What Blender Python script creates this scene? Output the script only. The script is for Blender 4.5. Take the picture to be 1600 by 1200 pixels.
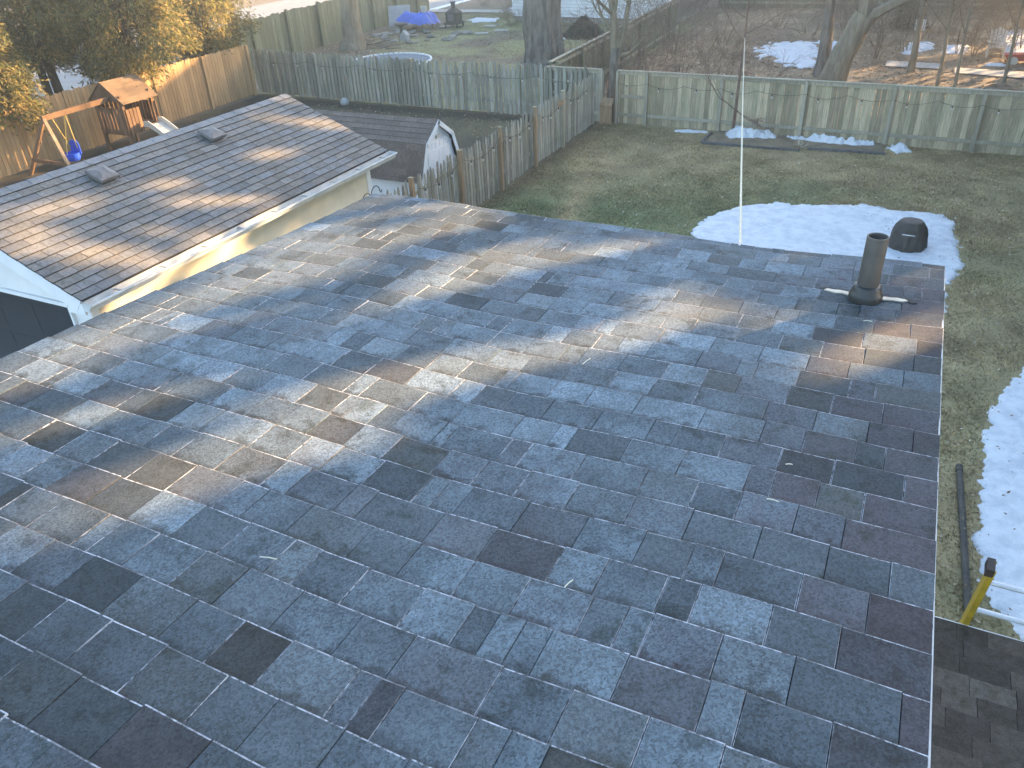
import bpy, math, random
import numpy as np
from mathutils import Vector, Matrix

for o in list(bpy.data.objects):
    bpy.data.objects.remove(o)
scene = bpy.context.scene
COL = scene.collection
R = math.radians

# ---------------------------------------------------------------- camera
CAM_Z = 6.5
YAW, PITCH, ROLL, FOC = R(27.3157), R(32.1094), R(-2.7386), 1237.8
fwd = Vector((-math.sin(YAW)*math.cos(PITCH), math.cos(YAW)*math.cos(PITCH), -math.sin(PITCH)))
rgt0 = Vector((math.cos(YAW), math.sin(YAW), 0))
up0 = rgt0.cross(fwd)
rgt = rgt0*math.cos(ROLL) + up0*math.sin(ROLL)
upv = up0*math.cos(ROLL) - rgt0*math.sin(ROLL)
cd = bpy.data.cameras.new('camera')
cam = bpy.data.objects.new('camera', cd)
COL.objects.link(cam)
M3 = Matrix((rgt, upv, -fwd)).transposed()
cam.matrix_world = Matrix.Translation((0, 0, CAM_Z)) @ M3.to_4x4()
cd.sensor_width = 36.0
cd.lens = 36.0*FOC/1600.0
cd.clip_start = 0.05
cd.clip_end = 600
scene.camera = cam

# ---------------------------------------------------------------- light
SUN_AZ, SUN_EL = R(32.0), R(13.0)          # azimuth measured from +y towards +x
SUN = Vector((math.sin(SUN_AZ)*math.cos(SUN_EL), math.cos(SUN_AZ)*math.cos(SUN_EL), math.sin(SUN_EL)))
w = bpy.data.worlds.new('World')
scene.world = w
w.use_nodes = True
wn = w.node_tree
sky = wn.nodes.new('ShaderNodeTexSky')
sky.sky_type = 'NISHITA'
sky.sun_disc = False
sky.sun_elevation = SUN_EL
sky.sun_rotation = SUN_AZ
sky.air_density = 1.0
sky.dust_density = 1.2
sky.ozone_density = 1.5
bg = wn.nodes['Background']
bg.inputs['Strength'].default_value = 0.11
wn.links.new(sky.outputs[0], bg.inputs[0])
sl = bpy.data.lights.new('sun', 'SUN')
sl.energy = 5.0
sl.angle = R(0.45)
sl.color = (1.0, 0.66, 0.33)
so = bpy.data.objects.new('sun', sl)
COL.objects.link(so)
so.location = (20, 30, 30)
so.rotation_euler = SUN.to_track_quat('Z', 'Y').to_euler()
vs = scene.view_settings
vs.view_transform = 'Standard'
vs.look = 'None'
vs.gamma = 1
vs.use_curve_mapping = False
vs.exposure = 3.15
scene.render.resolution_x = 1024
scene.render.resolution_y = 768

# ---------------------------------------------------------------- helpers
def project(p):
    q = Vector(p) - Vector((0, 0, CAM_Z))
    k = q.dot(fwd)
    if k < 0.05:
        return (-9999, -9999, k)
    return (800 + FOC*q.dot(rgt)/k, 600 - FOC*q.dot(upv)/k, k)

def in_frame(p, m=0):
    u, v, k = project(p)
    return -m < u < 1600 + m and -m < v < 1200 + m and k > 0

def world_loc(o):
    p = Vector((0, 0, 0))
    while o is not None:
        p += o.location
        o = o.parent
    return p

def tag(o, label=None, cat=None, group=None, kind=None):
    if label: o['label'] = label
    if cat: o['category'] = cat
    if group: o['group'] = group
    if kind: o['kind'] = kind
    return o

def thing(name, label, cat, loc=(0, 0, 0), group=None):
    o = bpy.data.objects.new(name, None)
    o.empty_display_size = 0.2
    COL.objects.link(o)
    o.location = loc
    return tag(o, label, cat, group)

def place(name, mesh, parent=None, loc=(0, 0, 0), rot=(0, 0, 0), scale=None):
    """link a mesh object at a world position under an unrotated parent"""
    o = bpy.data.objects.new(name, mesh)
    COL.objects.link(o)
    o.location = Vector(loc) - (world_loc(parent) if parent else Vector((0, 0, 0)))
    o.rotation_euler = rot
    if scale: o.scale = scale
    o.parent = parent
    return o

class MB:
    """collects faces for one mesh object, in world coordinates"""
    def __init__(self):
        self.v, self.f, self.m, self.t, self.uv = [], [], [], [], []
    def face(self, pts, mat=0, tint=None, uv=None):
        i = len(self.v)
        self.v.extend([tuple(p) for p in pts])
        self.f.append(tuple(range(i, i+len(pts))))
        self.m.append(mat); self.t.append(tint)
        self.uv.append(uv)
    def raw(self, vs_, fs, mat=0, tint=None):
        i = len(self.v)
        self.v.extend([tuple(p) for p in vs_])
        for q in fs:
            self.f.append(tuple(i+k for k in q)); self.m.append(mat); self.t.append(tint); self.uv.append(None)
        return self
    def box(self, lo, hi, mat=0, tint=None, M=None):
        x0, y0, z0 = lo; x1, y1, z1 = hi
        p = [(x0,y0,z0),(x1,y0,z0),(x1,y1,z0),(x0,y1,z0),(x0,y0,z1),(x1,y0,z1),(x1,y1,z1),(x0,y1,z1)]
        if M is not None: p = [M @ Vector(q) for q in p]
        return self.raw(p, [(0,3,2,1),(4,5,6,7),(0,1,5,4),(1,2,6,5),(2,3,7,6),(3,0,4,7)], mat, tint)
    def bar(self, a, b, wd, ht, mat=0, tint=None, up=(0, 0, 1)):
        """rectangular bar from a to b"""
        a, b = Vector(a), Vector(b)
        d = (b-a).normalized()
        u = Vector(up)
        if abs(d.dot(u)) > 0.98: u = Vector((0, 1, 0))
        s = d.cross(u).normalized()*wd*0.5
        t = s.cross(d).normalized()*ht*0.5
        p = [a-s-t, a+s-t, a+s+t, a-s+t, b-s-t, b+s-t, b+s+t, b-s+t]
        return self.raw(p, [(0,3,2,1),(4,5,6,7),(0,1,5,4),(1,2,6,5),(2,3,7,6),(3,0,4,7)], mat, tint)
    def tube(self, pts, rad, n=8, mat=0, tint=None, cap=True):
        pts = [Vector(p) for p in pts]
        if not hasattr(rad, '__len__'): rad = [rad]*len(pts)
        rings = []
        ref = None
        for i, p in enumerate(pts):
            d = (pts[min(i+1, len(pts)-1)] - pts[max(i-1, 0)]).normalized()
            if ref is None:
                ref = Vector((1, 0, 0)) if abs(d.x) < 0.8 else Vector((0, 1, 0))
            s = (ref - d*ref.dot(d)).normalized()
            ref = s
            t = d.cross(s)
            rings.append([p + (s*math.cos(2*math.pi*k/n) + t*math.sin(2*math.pi*k/n))*rad[i] for k in range(n)])
        vs_ = [q for r in rings for q in r]
        fs = []
        for i in range(len(pts)-1):
            for k in range(n):
                fs.append((i*n+k, i*n+(k+1) % n, (i+1)*n+(k+1) % n, (i+1)*n+k))
        if cap:
            fs.append(tuple(range(n-1, -1, -1)))
            fs.append(tuple((len(pts)-1)*n+k for k in range(n)))
        return self.raw(vs_, fs, mat, tint)
    def lathe(self, c, prof, n=20, mat=0, tint=None, M=None):
        """prof: (radius, z) from bottom to top around c"""
        c = Vector(c)
        vs_ = []
        for r, z in prof:
            for k in range(n):
                a = 2*math.pi*k/n
                p = Vector((r*math.cos(a), r*math.sin(a), z))
                vs_.append(c + (M @ p if M is not None else p))
        fs = []
        for i in range(len(prof)-1):
            for k in range(n):
                fs.append((i*n+k, i*n+(k+1) % n, (i+1)*n+(k+1) % n, (i+1)*n+k))
        return self.raw(vs_, fs, mat, tint)
    def prism(self, poly, d, mat=0, tint=None):
        """closed polygon (3d points) extruded by vector d"""
        poly = [Vector(p) for p in poly]; d = Vector(d); n = len(poly)
        vs_ = poly + [p+d for p in poly]
        fs = [tuple(range(n-1, -1, -1)), tuple(range(n, 2*n))] + [(k, (k+1) % n, n+(k+1) % n, n+k) for k in range(n)]
        return self.raw(vs_, fs, mat, tint)
    def mesh(self, name, mats, off=(0, 0, 0), smooth=False):
        me = bpy.data.meshes.new(name)
        off = Vector(off)
        me.from_pydata([tuple(Vector(p)-off) for p in self.v], [], self.f)
        for m in (mats if isinstance(mats, (list, tuple)) else [mats]): me.materials.append(m)
        me.polygons.foreach_set('material_index', self.m)
        if any(t is not None for t in self.t):
            a = me.attributes.new('tint', 'FLOAT_COLOR', 'FACE')
            c = np.array([(t if t is not None else (.5, .5, .5, 1)) for t in self.t], dtype=np.float32)
            if c.shape[1] == 3: c = np.hstack([c, np.ones((len(c), 1), np.float32)])
            a.data.foreach_set('color', c.ravel())
        if any(u is not None for u in self.uv):
            l = me.uv_layers.new(name='uv')
            flat = []
            for f, u in zip(self.f, self.uv):
                for k in range(len(f)): flat.extend(u[k] if u else (0.5, 1.0))
            l.data.foreach_set('uv', flat)
        if smooth: me.polygons.foreach_set('use_smooth', [True]*len(self.f))
        me.update()
        return me
    def build(self, name, mats, parent=None, origin=None, smooth=False):
        pw = world_loc(parent) if parent else Vector((0, 0, 0))
        og = Vector(origin) if origin is not None else pw
        me = self.mesh(name, mats, og, smooth)
        o = bpy.data.objects.new(name, me)
        COL.objects.link(o)
        o.location = og - pw
        o.parent = parent
        return o

def np_mesh(name, V, F, mat, tint=None, smooth=False):
    """fast mesh from numpy arrays; F (n,3) or (n,4); tint per face (n,4)"""
    me = bpy.data.meshes.new(name)
    n, k = F.shape
    me.vertices.add(len(V)); me.vertices.foreach_set('co', V.astype(np.float32).ravel())
    me.loops.add(n*k); me.loops.foreach_set('vertex_index', F.astype(np.int32).ravel())
    me.polygons.add(n); me.polygons.foreach_set('loop_start', np.arange(0, n*k, k, dtype=np.int32))
    me.polygons.foreach_set('loop_total', np.full(n, k, dtype=np.int32))
    me.materials.append(mat)
    if tint is not None:
        a = me.attributes.new('tint', 'FLOAT_COLOR', 'FACE')
        a.data.foreach_set('color', tint.astype(np.float32).ravel())
    if smooth: me.polygons.foreach_set('use_smooth', [True]*n)
    me.update(calc_edges=True)
    return me

def vnoise(x, y, seed=0):
    xi = np.floor(x).astype(np.int64); yi = np.floor(y).astype(np.int64)
    xf = x-xi; yf = y-yi
    def h(a, b):
        q = (a*374761393 + b*668265263 + seed*974711) & 0x7fffffff
        q = ((q ^ (q >> 13))*1274126177) & 0x7fffffff
        return ((q ^ (q >> 16)) & 0xffff)/65535.0
    u = xf*xf*(3-2*xf); v = yf*yf*(3-2*yf)
    return (h(xi, yi)*(1-u)+h(xi+1, yi)*u)*(1-v) + (h(xi, yi+1)*(1-u)+h(xi+1, yi+1)*u)*v

def fbm(x, y, seed=0, o=4):
    s = 0; a = 0.5; t = 0
    for i in range(o):
        s = s + a*vnoise(x*2**i, y*2**i, seed+i*17); t += a; a *= 0.5
    return s/t

# ---------------------------------------------------------------- materials
def new_mat(name):
    m = bpy.data.materials.new(name)
    m.use_nodes = True
    nt = m.node_tree
    return m, nt, nt.nodes['Principled BSDF']

def N(nt, t, **kw):
    n = nt.nodes.new(t)
    for k, v in kw.items():
        if k.startswith('i_'):
            key = k[2:]
            key = int(key) if key.isdigit() else key
            n.inputs[key].default_value = v
        else: setattr(n, k, v)
    return n

def mixc(nt, fac, a, b, blend='MIX'):
    n = nt.nodes.new('ShaderNodeMix'); n.data_type = 'RGBA'; n.blend_type = blend
    for s, val in ((n.inputs[0], fac), (n.inputs[6], a), (n.inputs[7], b)):
        if hasattr(val, 'is_linked') or isinstance(val, bpy.types.NodeSocket): nt.links.new(val, s)
        elif isinstance(val, (tuple, list)): s.default_value = tuple(val)[:3] + (1,)
        else: s.default_value = val
    return n.outputs[2]

def math_(nt, op, a, b=0.0, clamp=False):
    n = nt.nodes.new('ShaderNodeMath'); n.operation = op; n.use_clamp = clamp
    for s, val in ((n.inputs[0], a), (n.inputs[1], b)):
        if isinstance(val, bpy.types.NodeSocket): nt.links.new(val, s)
        else: s.default_value = val
    return n.outputs[0]

def maprange(nt, v, a, b, c=0.0, d=1.0):
    n = nt.nodes.new('ShaderNodeMapRange'); n.interpolation_type = 'SMOOTHSTEP'
    nt.links.new(v, n.inputs[0])
    for i, q in enumerate((a, b, c, d)): n.inputs[1+i].default_value = q
    return n.outputs[0]

def coords(nt, kind='pos', scale=(1, 1, 1), rand=False):
    if kind == 'pos': c = N(nt, 'ShaderNodeNewGeometry').outputs['Position']
    else: c = N(nt, 'ShaderNodeTexCoord').outputs['Object']
    mp = N(nt, 'ShaderNodeMapping'); mp.inputs['Scale'].default_value = scale
    nt.links.new(c, mp.inputs['Vector'])
    if rand:
        oi = N(nt, 'ShaderNodeObjectInfo')
        k = N(nt, 'ShaderNodeVectorMath', operation='SCALE'); k.inputs[0].default_value = (37.1, 53.7, 71.3)
        nt.links.new(oi.outputs['Random'], k.inputs['Scale'])
        nt.links.new(k.outputs[0], mp.inputs['Location'])
    return mp.outputs[0]

def noise(nt, vec, scale, detail=4, rough=0.55):
    n = N(nt, 'ShaderNodeTexNoise'); n.inputs['Scale'].default_value = scale
    n.inputs['Detail'].default_value = detail; n.inputs['Roughness'].default_value = rough
    nt.links.new(vec, n.inputs['Vector'])
    return n.outputs['Fac']

def bump(nt, b, h, strength=0.3, dist=0.01):
    n = N(nt, 'ShaderNodeBump'); n.inputs['Strength'].default_value = strength; n.inputs['Distance'].default_value = dist
    nt.links.new(h, n.inputs['Height']); nt.links.new(n.outputs[0], b.inputs['Normal'])

def plain(name, c, rough=0.7, var=0.15, scale=6.0, c2=None, bmp=0.1, bscale=60, kind='pos', stretch=(1, 1, 1), rand=0.0, metal=0.0, spec=0.5):
    """two-tone mottled surface with fine relief"""
    m, nt, b = new_mat(name)
    v = coords(nt, kind, stretch, rand > 0)
    n1 = noise(nt, v, scale, 6)
    c2 = c2 or tuple(q*(1-2*var) for q in c)
    col = mixc(nt, maprange(nt, n1, 0.35, 0.68), c, c2)
    n2 = noise(nt, v, bscale, 3)
    col = mixc(nt, 1.0, col, mixc(nt, n2, (1-var,)*3, (1+var,)*3), 'MULTIPLY')
    if rand > 0:
        oi = N(nt, 'ShaderNodeObjectInfo')
        r = maprange(nt, oi.outputs['Random'], 0, 1, 1-rand, 1+rand)
        cx = N(nt, 'ShaderNodeCombineColor')
        for i in range(3): nt.links.new(r, cx.inputs[i])
        col = mixc(nt, 1.0, col, cx.outputs[0], 'MULTIPLY')
    nt.links.new(col, b.inputs['Base Color'])
    b.inputs['Roughness'].default_value = rough
    b.inputs['Metallic'].default_value = metal
    b.inputs['Specular IOR Level'].default_value = spec
    if bmp: bump(nt, b, n2, bmp, 0.01)
    return m

def tinted(name, rough=0.8, var=0.25, scale=40, bmp=0.2, transl=0.0, spec=0.3):
    """colour from the per-face tint, with fine mottling; optional light passing through leaves"""
    m, nt, b = new_mat(name)
    a = N(nt, 'ShaderNodeAttribute', attribute_name='tint')
    v = coords(nt)
    n1 = noise(nt, v, scale, 4)
    col = mixc(nt, 1.0, a.outputs['Color'], mixc(nt, n1, (1-2*var,)*3, (1+2*var,)*3), 'MULTIPLY')
    nt.links.new(col, b.inputs['Base Color'])
    b.inputs['Roughness'].default_value = rough
    b.inputs['Specular IOR Level'].default_value = spec
    if bmp: bump(nt, b, n1, bmp, 0.01)
    if transl:
        tr = N(nt, 'ShaderNodeBsdfTranslucent'); nt.links.new(col, tr.inputs['Color'])
        mx = N(nt, 'ShaderNodeMixShader'); mx.inputs[0].default_value = transl
        nt.links.new(b.outputs[0], mx.inputs[1]); nt.links.new(tr.outputs[0], mx.inputs[2])
        nt.links.new(mx.outputs[0], nt.nodes['Material Output'].inputs['Surface'])
    return m

def shingle_mat(name, frost_col=(0.228, 0.292, 0.338), frost_gain=1.0, gran=330):
    """asphalt granules: tint rgb is the granule colour, tint alpha the amount of frost lying on the tab;
    the strip sheltered by the butt of the course above (uv v near 0) stays bare and damp"""
    m, nt, b = new_mat(name)
    a = N(nt, 'ShaderNodeAttribute', attribute_name='tint')
    uv = N(nt, 'ShaderNodeUVMap', uv_map='uv')
    sp = N(nt, 'ShaderNodeSeparateXYZ'); nt.links.new(uv.outputs[0], sp.inputs[0])
    v = coords(nt)
    # every tab weathered on its own before it was nailed beside the next
    of = N(nt, 'ShaderNodeCombineXYZ'); nt.links.new(math_(nt, 'MULTIPLY', a.outputs['Alpha'], 61.0), of.inputs[2])
    va = N(nt, 'ShaderNodeVectorMath', operation='ADD'); nt.links.new(v, va.inputs[0]); nt.links.new(of.outputs[0], va.inputs[1])
    vt = va.outputs[0]
    big = noise(nt, vt, 3.0, 5, 0.6)
    mid = noise(nt, vt, 22, 5, 0.65)
    g1 = noise(nt, v, gran, 2, 0.7)
    vo = N(nt, 'ShaderNodeTexVoronoi'); vo.inputs['Scale'].default_value = gran*0.55
    nt.links.new(v, vo.inputs['Vector'])
    gv = N(nt, 'ShaderNodeRGBToBW'); nt.links.new(vo.outputs['Color'], gv.inputs[0])
    gr = math_(nt, 'ADD', math_(nt, 'MULTIPLY', g1, 0.9), math_(nt, 'MULTIPLY', gv.outputs[0], 0.55))
    base = mixc(nt, 1.0, a.outputs['Color'], mixc(nt, gr, (0.35,)*3, (1.65,)*3), 'MULTIPLY')
    base = mixc(nt, maprange(nt, mid, 0.35, 0.7), base, mixc(nt, 1.0, base, (0.62, 0.60, 0.55), 'MULTIPLY'))
    # frost, thinned where old damp stains lie
    stn = maprange(nt, noise(nt, vt, 8.5, 7, 0.68), 0.54, 0.66)
    base = mixc(nt, math_(nt, 'MULTIPLY', stn, 0.75), base, mixc(nt, 1.0, base, (0.66, 0.70, 0.56), 'MULTIPLY'))
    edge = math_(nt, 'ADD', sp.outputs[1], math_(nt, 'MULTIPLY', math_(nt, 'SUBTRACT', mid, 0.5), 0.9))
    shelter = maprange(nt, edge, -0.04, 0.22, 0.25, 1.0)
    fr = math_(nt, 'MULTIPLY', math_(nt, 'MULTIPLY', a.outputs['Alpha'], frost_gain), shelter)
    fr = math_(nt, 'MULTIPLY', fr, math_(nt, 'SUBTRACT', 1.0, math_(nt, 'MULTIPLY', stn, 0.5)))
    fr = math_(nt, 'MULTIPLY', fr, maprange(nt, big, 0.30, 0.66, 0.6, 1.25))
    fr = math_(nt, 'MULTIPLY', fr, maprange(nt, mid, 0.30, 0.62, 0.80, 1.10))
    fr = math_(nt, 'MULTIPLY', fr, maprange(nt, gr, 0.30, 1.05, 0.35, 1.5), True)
    col = mixc(nt, fr, base, frost_col)
    nt.links.new(col, b.inputs['Base Color'])
    b.inputs['Roughness'].default_value = 0.85
    b.inputs['Specular IOR Level'].default_value = 0.25
    bump(nt, b, gr, 0.55, 0.003)
    return m

def rim_mat(name, c=(0.40, 0.42, 0.46), bare=(0.05, 0.053, 0.058)):
    """cut edge of a shingle, rimed with frost in broken stretches"""
    m, nt, b = new_mat(name)
    v = coords(nt)
    n1 = noise(nt, v, 60, 4, 0.7); n2 = noise(nt, v, 5, 3)
    f = math_(nt, 'MULTIPLY', maprange(nt, n1, 0.36, 0.58), maprange(nt, n2, 0.34, 0.60, 0.15, 1.0))
    nt.links.new(mixc(nt, f, bare, c), b.inputs['Base Color'])
    b.inputs['Roughness'].default_value = 0.8
    return m

def wood_mat(name, c, c2, grain=14, rand=0.22, green=None, rough=0.85):
    m, nt, b = new_mat(name)
    v = coords(nt, 'obj', (1, 1, 0.06), True)
    v2 = coords(nt, 'obj', (1, 1, 0.5), True)
    n1 = noise(nt, v, grain*3, 6, 0.65)
    n2 = noise(nt, v2, 3.0, 4)
    col = mixc(nt, maprange(nt, n1, 0.32, 0.66), c, c2)
    col = mixc(nt, math_(nt, 'MULTIPLY', maprange(nt, n2, 0.42, 0.75), 0.6), col, green or tuple(q*0.6 for q in c2))
    oi = N(nt, 'ShaderNodeObjectInfo')
    r = maprange(nt, oi.outputs['Random'], 0, 1, 1-rand, 1+rand)
    cx = N(nt, 'ShaderNodeCombineColor')
    for i in range(3): nt.links.new(r, cx.inputs[i])
    col = mixc(nt, 1.0, col, cx.outputs[0], 'MULTIPLY')
    nt.links.new(col, b.inputs['Base Color'])
    b.inputs['Roughness'].default_value = rough
    b.inputs['Specular IOR Level'].default_value = 0.2
    bump(nt, b, n1, 0.35, 0.006)
    return m

def bark_mat(name, c, c2, scale=9):
    m, nt, b = new_mat(name)
    v = coords(nt, 'pos', (1, 1, 0.18))
    n1 = noise(nt, v, scale, 6, 0.7)
    n2 = noise(nt, coords(nt), 1.2, 3)
    col = mixc(nt, maprange(nt, n1, 0.38, 0.62), c2, c)
    col = mixc(nt, math_(nt, 'MULTIPLY', n2, 0.4), col, tuple(q*0.7 for q in c))
    nt.links.new(col, b.inputs['Base Color'])
    b.inputs['Roughness'].default_value = 0.95
    b.inputs['Specular IOR Level'].default_value = 0.1
    bump(nt, b, n1, 0.9, 0.04)
    return m

def snow_mat(name):
    m, nt, b = new_mat(name)
    v = coords(nt)
    n1 = noise(nt, v, 5, 5, 0.6); n2 = noise(nt, v, 45, 4, 0.7); n3 = noise(nt, v, 1.2, 3)
    col = mixc(nt, maprange(nt, n1, 0.35, 0.7), (0.72, 0.73, 0.74), (0.55, 0.57, 0.60))
    dirt = math_(nt, 'MULTIPLY', maprange(nt, n2, 0.59, 0.70), maprange(nt, n3, 0.35, 0.7, 0.2, 1.0))
    col = mixc(nt, math_(nt, 'MULTIPLY', dirt, 0.8), col, (0.30, 0.26, 0.22))
    nt.links.new(col, b.inputs['Base Color'])
    b.inputs['Roughness'].default_value = 0.75
    b.inputs['Subsurface Weight'].default_value = 0.0
    bump(nt, b, math_(nt, 'ADD', n2, math_(nt, 'MULTIPLY', n1, 2.0)), 0.6, 0.03)
    return m

MT = dict(
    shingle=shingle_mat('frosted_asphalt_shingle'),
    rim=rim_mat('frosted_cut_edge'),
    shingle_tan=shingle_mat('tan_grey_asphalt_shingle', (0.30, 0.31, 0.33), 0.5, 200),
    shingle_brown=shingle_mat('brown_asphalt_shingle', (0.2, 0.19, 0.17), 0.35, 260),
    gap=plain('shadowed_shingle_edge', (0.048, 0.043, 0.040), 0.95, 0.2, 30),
    felt=plain('roof_deck_felt', (0.03, 0.032, 0.035), 0.9, 0.2, 8),
    white=plain('white_painted_metal', (0.74, 0.75, 0.76), 0.45, 0.04, 3, bmp=0.02),
    white_dirty=plain('weathered_white_metal', (0.62, 0.63, 0.62), 0.5, 0.10, 5, bmp=0.03),
    siding=plain('white_lap_siding', (0.72, 0.72, 0.71), 0.55, 0.05, 2.5, bmp=0.03),
    sun_siding=plain('sun_tinted_lap_siding', (0.66, 0.60, 0.46), 0.6, 0.07, 2.5, bmp=0.03),  # white siding with the gold of the sunlight put into its colour
    house_wall=plain('house_siding', (0.55, 0.53, 0.49), 0.6, 0.06, 3),
    dark_door=plain('dark_slate_door_paint', (0.012, 0.018, 0.024), 0.35, 0.15, 2, bmp=0.03),
    pvc=plain('glare_lifted_vent_plastic', (0.075, 0.064, 0.053), 0.5, 0.15, 12, bmp=0.03),  # black plastic, lifted to brown-grey to carry the veiling glare
    boot=plain('dark_rubber_boot', (0.026, 0.024, 0.022), 0.42, 0.2, 20),
    flange=plain('bare_aluminium_flashing', (0.42, 0.38, 0.31), 0.5, 0.12, 20, metal=0.2),
    vent_metal=plain('weathered_roof_vent_metal', (0.17, 0.16, 0.15), 0.55, 0.2, 15, c2=(0.12, 0.10, 0.09)),
    galv=plain('galvanised_metal', (0.42, 0.43, 0.44), 0.4, 0.12, 14, metal=0.5),
    cedar=wood_mat('new_cedar_boards', (0.47, 0.31, 0.16), (0.36, 0.23, 0.115), 12, 0.14, (0.30, 0.185, 0.09)),
    greywood=wood_mat('weathered_grey_pickets', (0.36, 0.335, 0.28), (0.21, 0.20, 0.165), 12, 0.28, (0.17, 0.185, 0.12)),
    greypost=wood_mat('weathered_grey_rail', (0.45, 0.40, 0.31), (0.29, 0.26, 0.20), 12, 0.12, (0.27, 0.26, 0.17)),
    tanwood=wood_mat('weathered_tan_boards', (0.52, 0.43, 0.29), (0.32, 0.265, 0.18), 12, 0.30, (0.24, 0.245, 0.15)),
    greenwood=wood_mat('algae_green_boards', (0.235, 0.235, 0.165), (0.13, 0.135, 0.085), 12, 0.22, (0.14, 0.165, 0.085)),
    newpost=wood_mat('newer_brown_post', (0.40, 0.28, 0.175), (0.28, 0.19, 0.115), 10, 0.1),
    playwood=wood_mat('stained_playset_wood', (0.23, 0.135, 0.075), (0.14, 0.08, 0.045), 10, 0.2),
    playroof=wood_mat('shade_darkened_faded_roof_boards', (0.19, 0.125, 0.075), (0.13, 0.085, 0.05), 10, 0.1),  # base colour darkened for the shade of the foliage above
    bark=bark_mat('grey_ridged_bark', (0.24, 0.21, 0.18), (0.08, 0.07, 0.06), 7),
    bark_tan=bark_mat('pale_tan_bark', (0.30, 0.25, 0.18), (0.17, 0.135, 0.095), 8),
    bark_dark=bark_mat('dark_cedar_bark', (0.10, 0.08, 0.065), (0.04, 0.032, 0.027), 12),
    twig=plain('bare_twigs', (0.22, 0.16, 0.115), 0.9, 0.2, 8),
    twig_red=plain('reddish_brown_twigs', (0.20, 0.125, 0.095), 0.9, 0.2, 8),
    foliage=tinted('arborvitae_sprays', 0.75, 0.2, 12, 0, 0.5),
    needle=tinted('dark_conifer_sprays', 0.8, 0.2, 10, 0, 0.0),
    grass=tinted('winter_grass_blades', 0.9, 0.15, 9, 0, 0.25),
    lawn=tinted('winter_lawn_soil', 0.95, 0.30, 28, 0.5),
    leaf=tinted('fallen_leaves', 0.85, 0.2, 25, 0, 0.2),
    snow=snow_mat('old_granular_snow'),
    soil=plain('leaf_mould_soil', (0.105, 0.078, 0.052), 0.95, 0.25, 2.2, c2=(0.17, 0.125, 0.085), bmp=0.6, bscale=14),
    bedsoil=plain('planting_bed_soil', (0.17, 0.125, 0.08), 0.95, 0.25, 3, c2=(0.25, 0.195, 0.125), bmp=0.6, bscale=16),
    mud=plain('damp_dark_soil', (0.055, 0.045, 0.034), 0.9, 0.25, 3, c2=(0.095, 0.085, 0.055), bmp=0.6, bscale=18),
    asphalt=plain('pale_worn_asphalt', (0.20, 0.20, 0.20), 0.8, 0.1, 1.2, c2=(0.26, 0.26, 0.265)),
    concrete=plain('pale_concrete', (0.40, 0.38, 0.34), 0.85, 0.1, 3),
    snowline=plain('roadside_snow_strip', (0.7, 0.72, 0.74), 0.8, 0.06, 4),
    shedwhite=plain('white_shed_boards', (0.70, 0.73, 0.76), 0.55, 0.05, 3),
    yellow=plain('yellow_fibreglass', (0.50, 0.34, 0.035), 0.45, 0.12, 10, bmp=0.03),
    alu=plain('brushed_aluminium', (0.62, 0.64, 0.67), 0.4, 0.08, 14, metal=0.25),
    blackplastic=plain('black_plastic', (0.022, 0.022, 0.022), 0.55, 0.2, 10),
    darkpipe=plain('dusty_dark_drain_pipe', (0.065, 0.058, 0.048), 0.7, 0.2, 8),
    cover=plain('black_fabric_cover', (0.055, 0.045, 0.036), 0.65, 0.2, 9, bmp=0.3, bscale=30),
    blue=plain('blue_moulded_plastic', (0.015, 0.07, 0.55), 0.4, 0.06, 5, bmp=0.02),
    red=plain('red_plastic', (0.42, 0.05, 0.035), 0.5, 0.08, 5),
    rope=plain('yellow_rope', (0.55, 0.40, 0.10), 0.8, 0.1, 30),
    cord=plain('pale_cord', (0.62, 0.56, 0.42), 0.7, 0.06, 20),
    slide=plain('off_white_slide_plastic', (0.50, 0.47, 0.41), 0.5, 0.06, 4),
    tarp=plain('blue_tarpaulin', (0.04, 0.12, 0.55), 0.5, 0.12, 6, bmp=0.3, bscale=9),
    pad=plain('blue_grey_trampoline_mat', (0.10, 0.13, 0.17), 0.7, 0.1, 5),
    iron=plain('black_wrought_iron', (0.015, 0.015, 0.016), 0.5, 0.1, 20),
    greenp=plain('dark_green_plastic', (0.02, 0.09, 0.06), 0.5, 0.1, 10),
    stone=plain('garden_stone', (0.27, 0.25, 0.22), 0.9, 0.2, 8, c2=(0.16, 0.15, 0.135), kind='obj', rand=0.35),
    paleboard=plain('pale_grey_board', (0.36, 0.37, 0.37), 0.7, 0.08, 4),
    glass=plain('clear_bulb_glass', (0.55, 0.53, 0.48), 0.15, 0.02, 4, bmp=0),
    timber=plain('black_landscape_timber', (0.13, 0.132, 0.135), 0.85, 0.25, 9),
    rust=plain('rusty_dark_steel', (0.06, 0.045, 0.038), 0.8, 0.2, 10),
    foilwood=plain('pale_garden_chair_paint', (0.62, 0.58, 0.50), 0.6, 0.06, 8),
)
rng = random.Random(11)
nr = np.random.default_rng(5)

# ================================================================ ground
def sheet(name, pts, z, mat, label):
    mb = MB(); mb.face([(x, y, z) for x, y in pts], 0)
    return tag(mb.build(name, mat), label, name.replace('_', ' '), kind='structure')

g = MB()
gx = np.linspace(-260, 260, 41)
for i in range(40):
    for j in range(40):
        g.face([(gx[i], gx[j], 0), (gx[i+1], gx[j], 0), (gx[i+1], gx[j+1], 0), (gx[i], gx[j+1], 0)])
tag(g.build('ground', MT['soil']), 'brown leaf-littered soil of the back gardens', 'ground', kind='structure')

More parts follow.
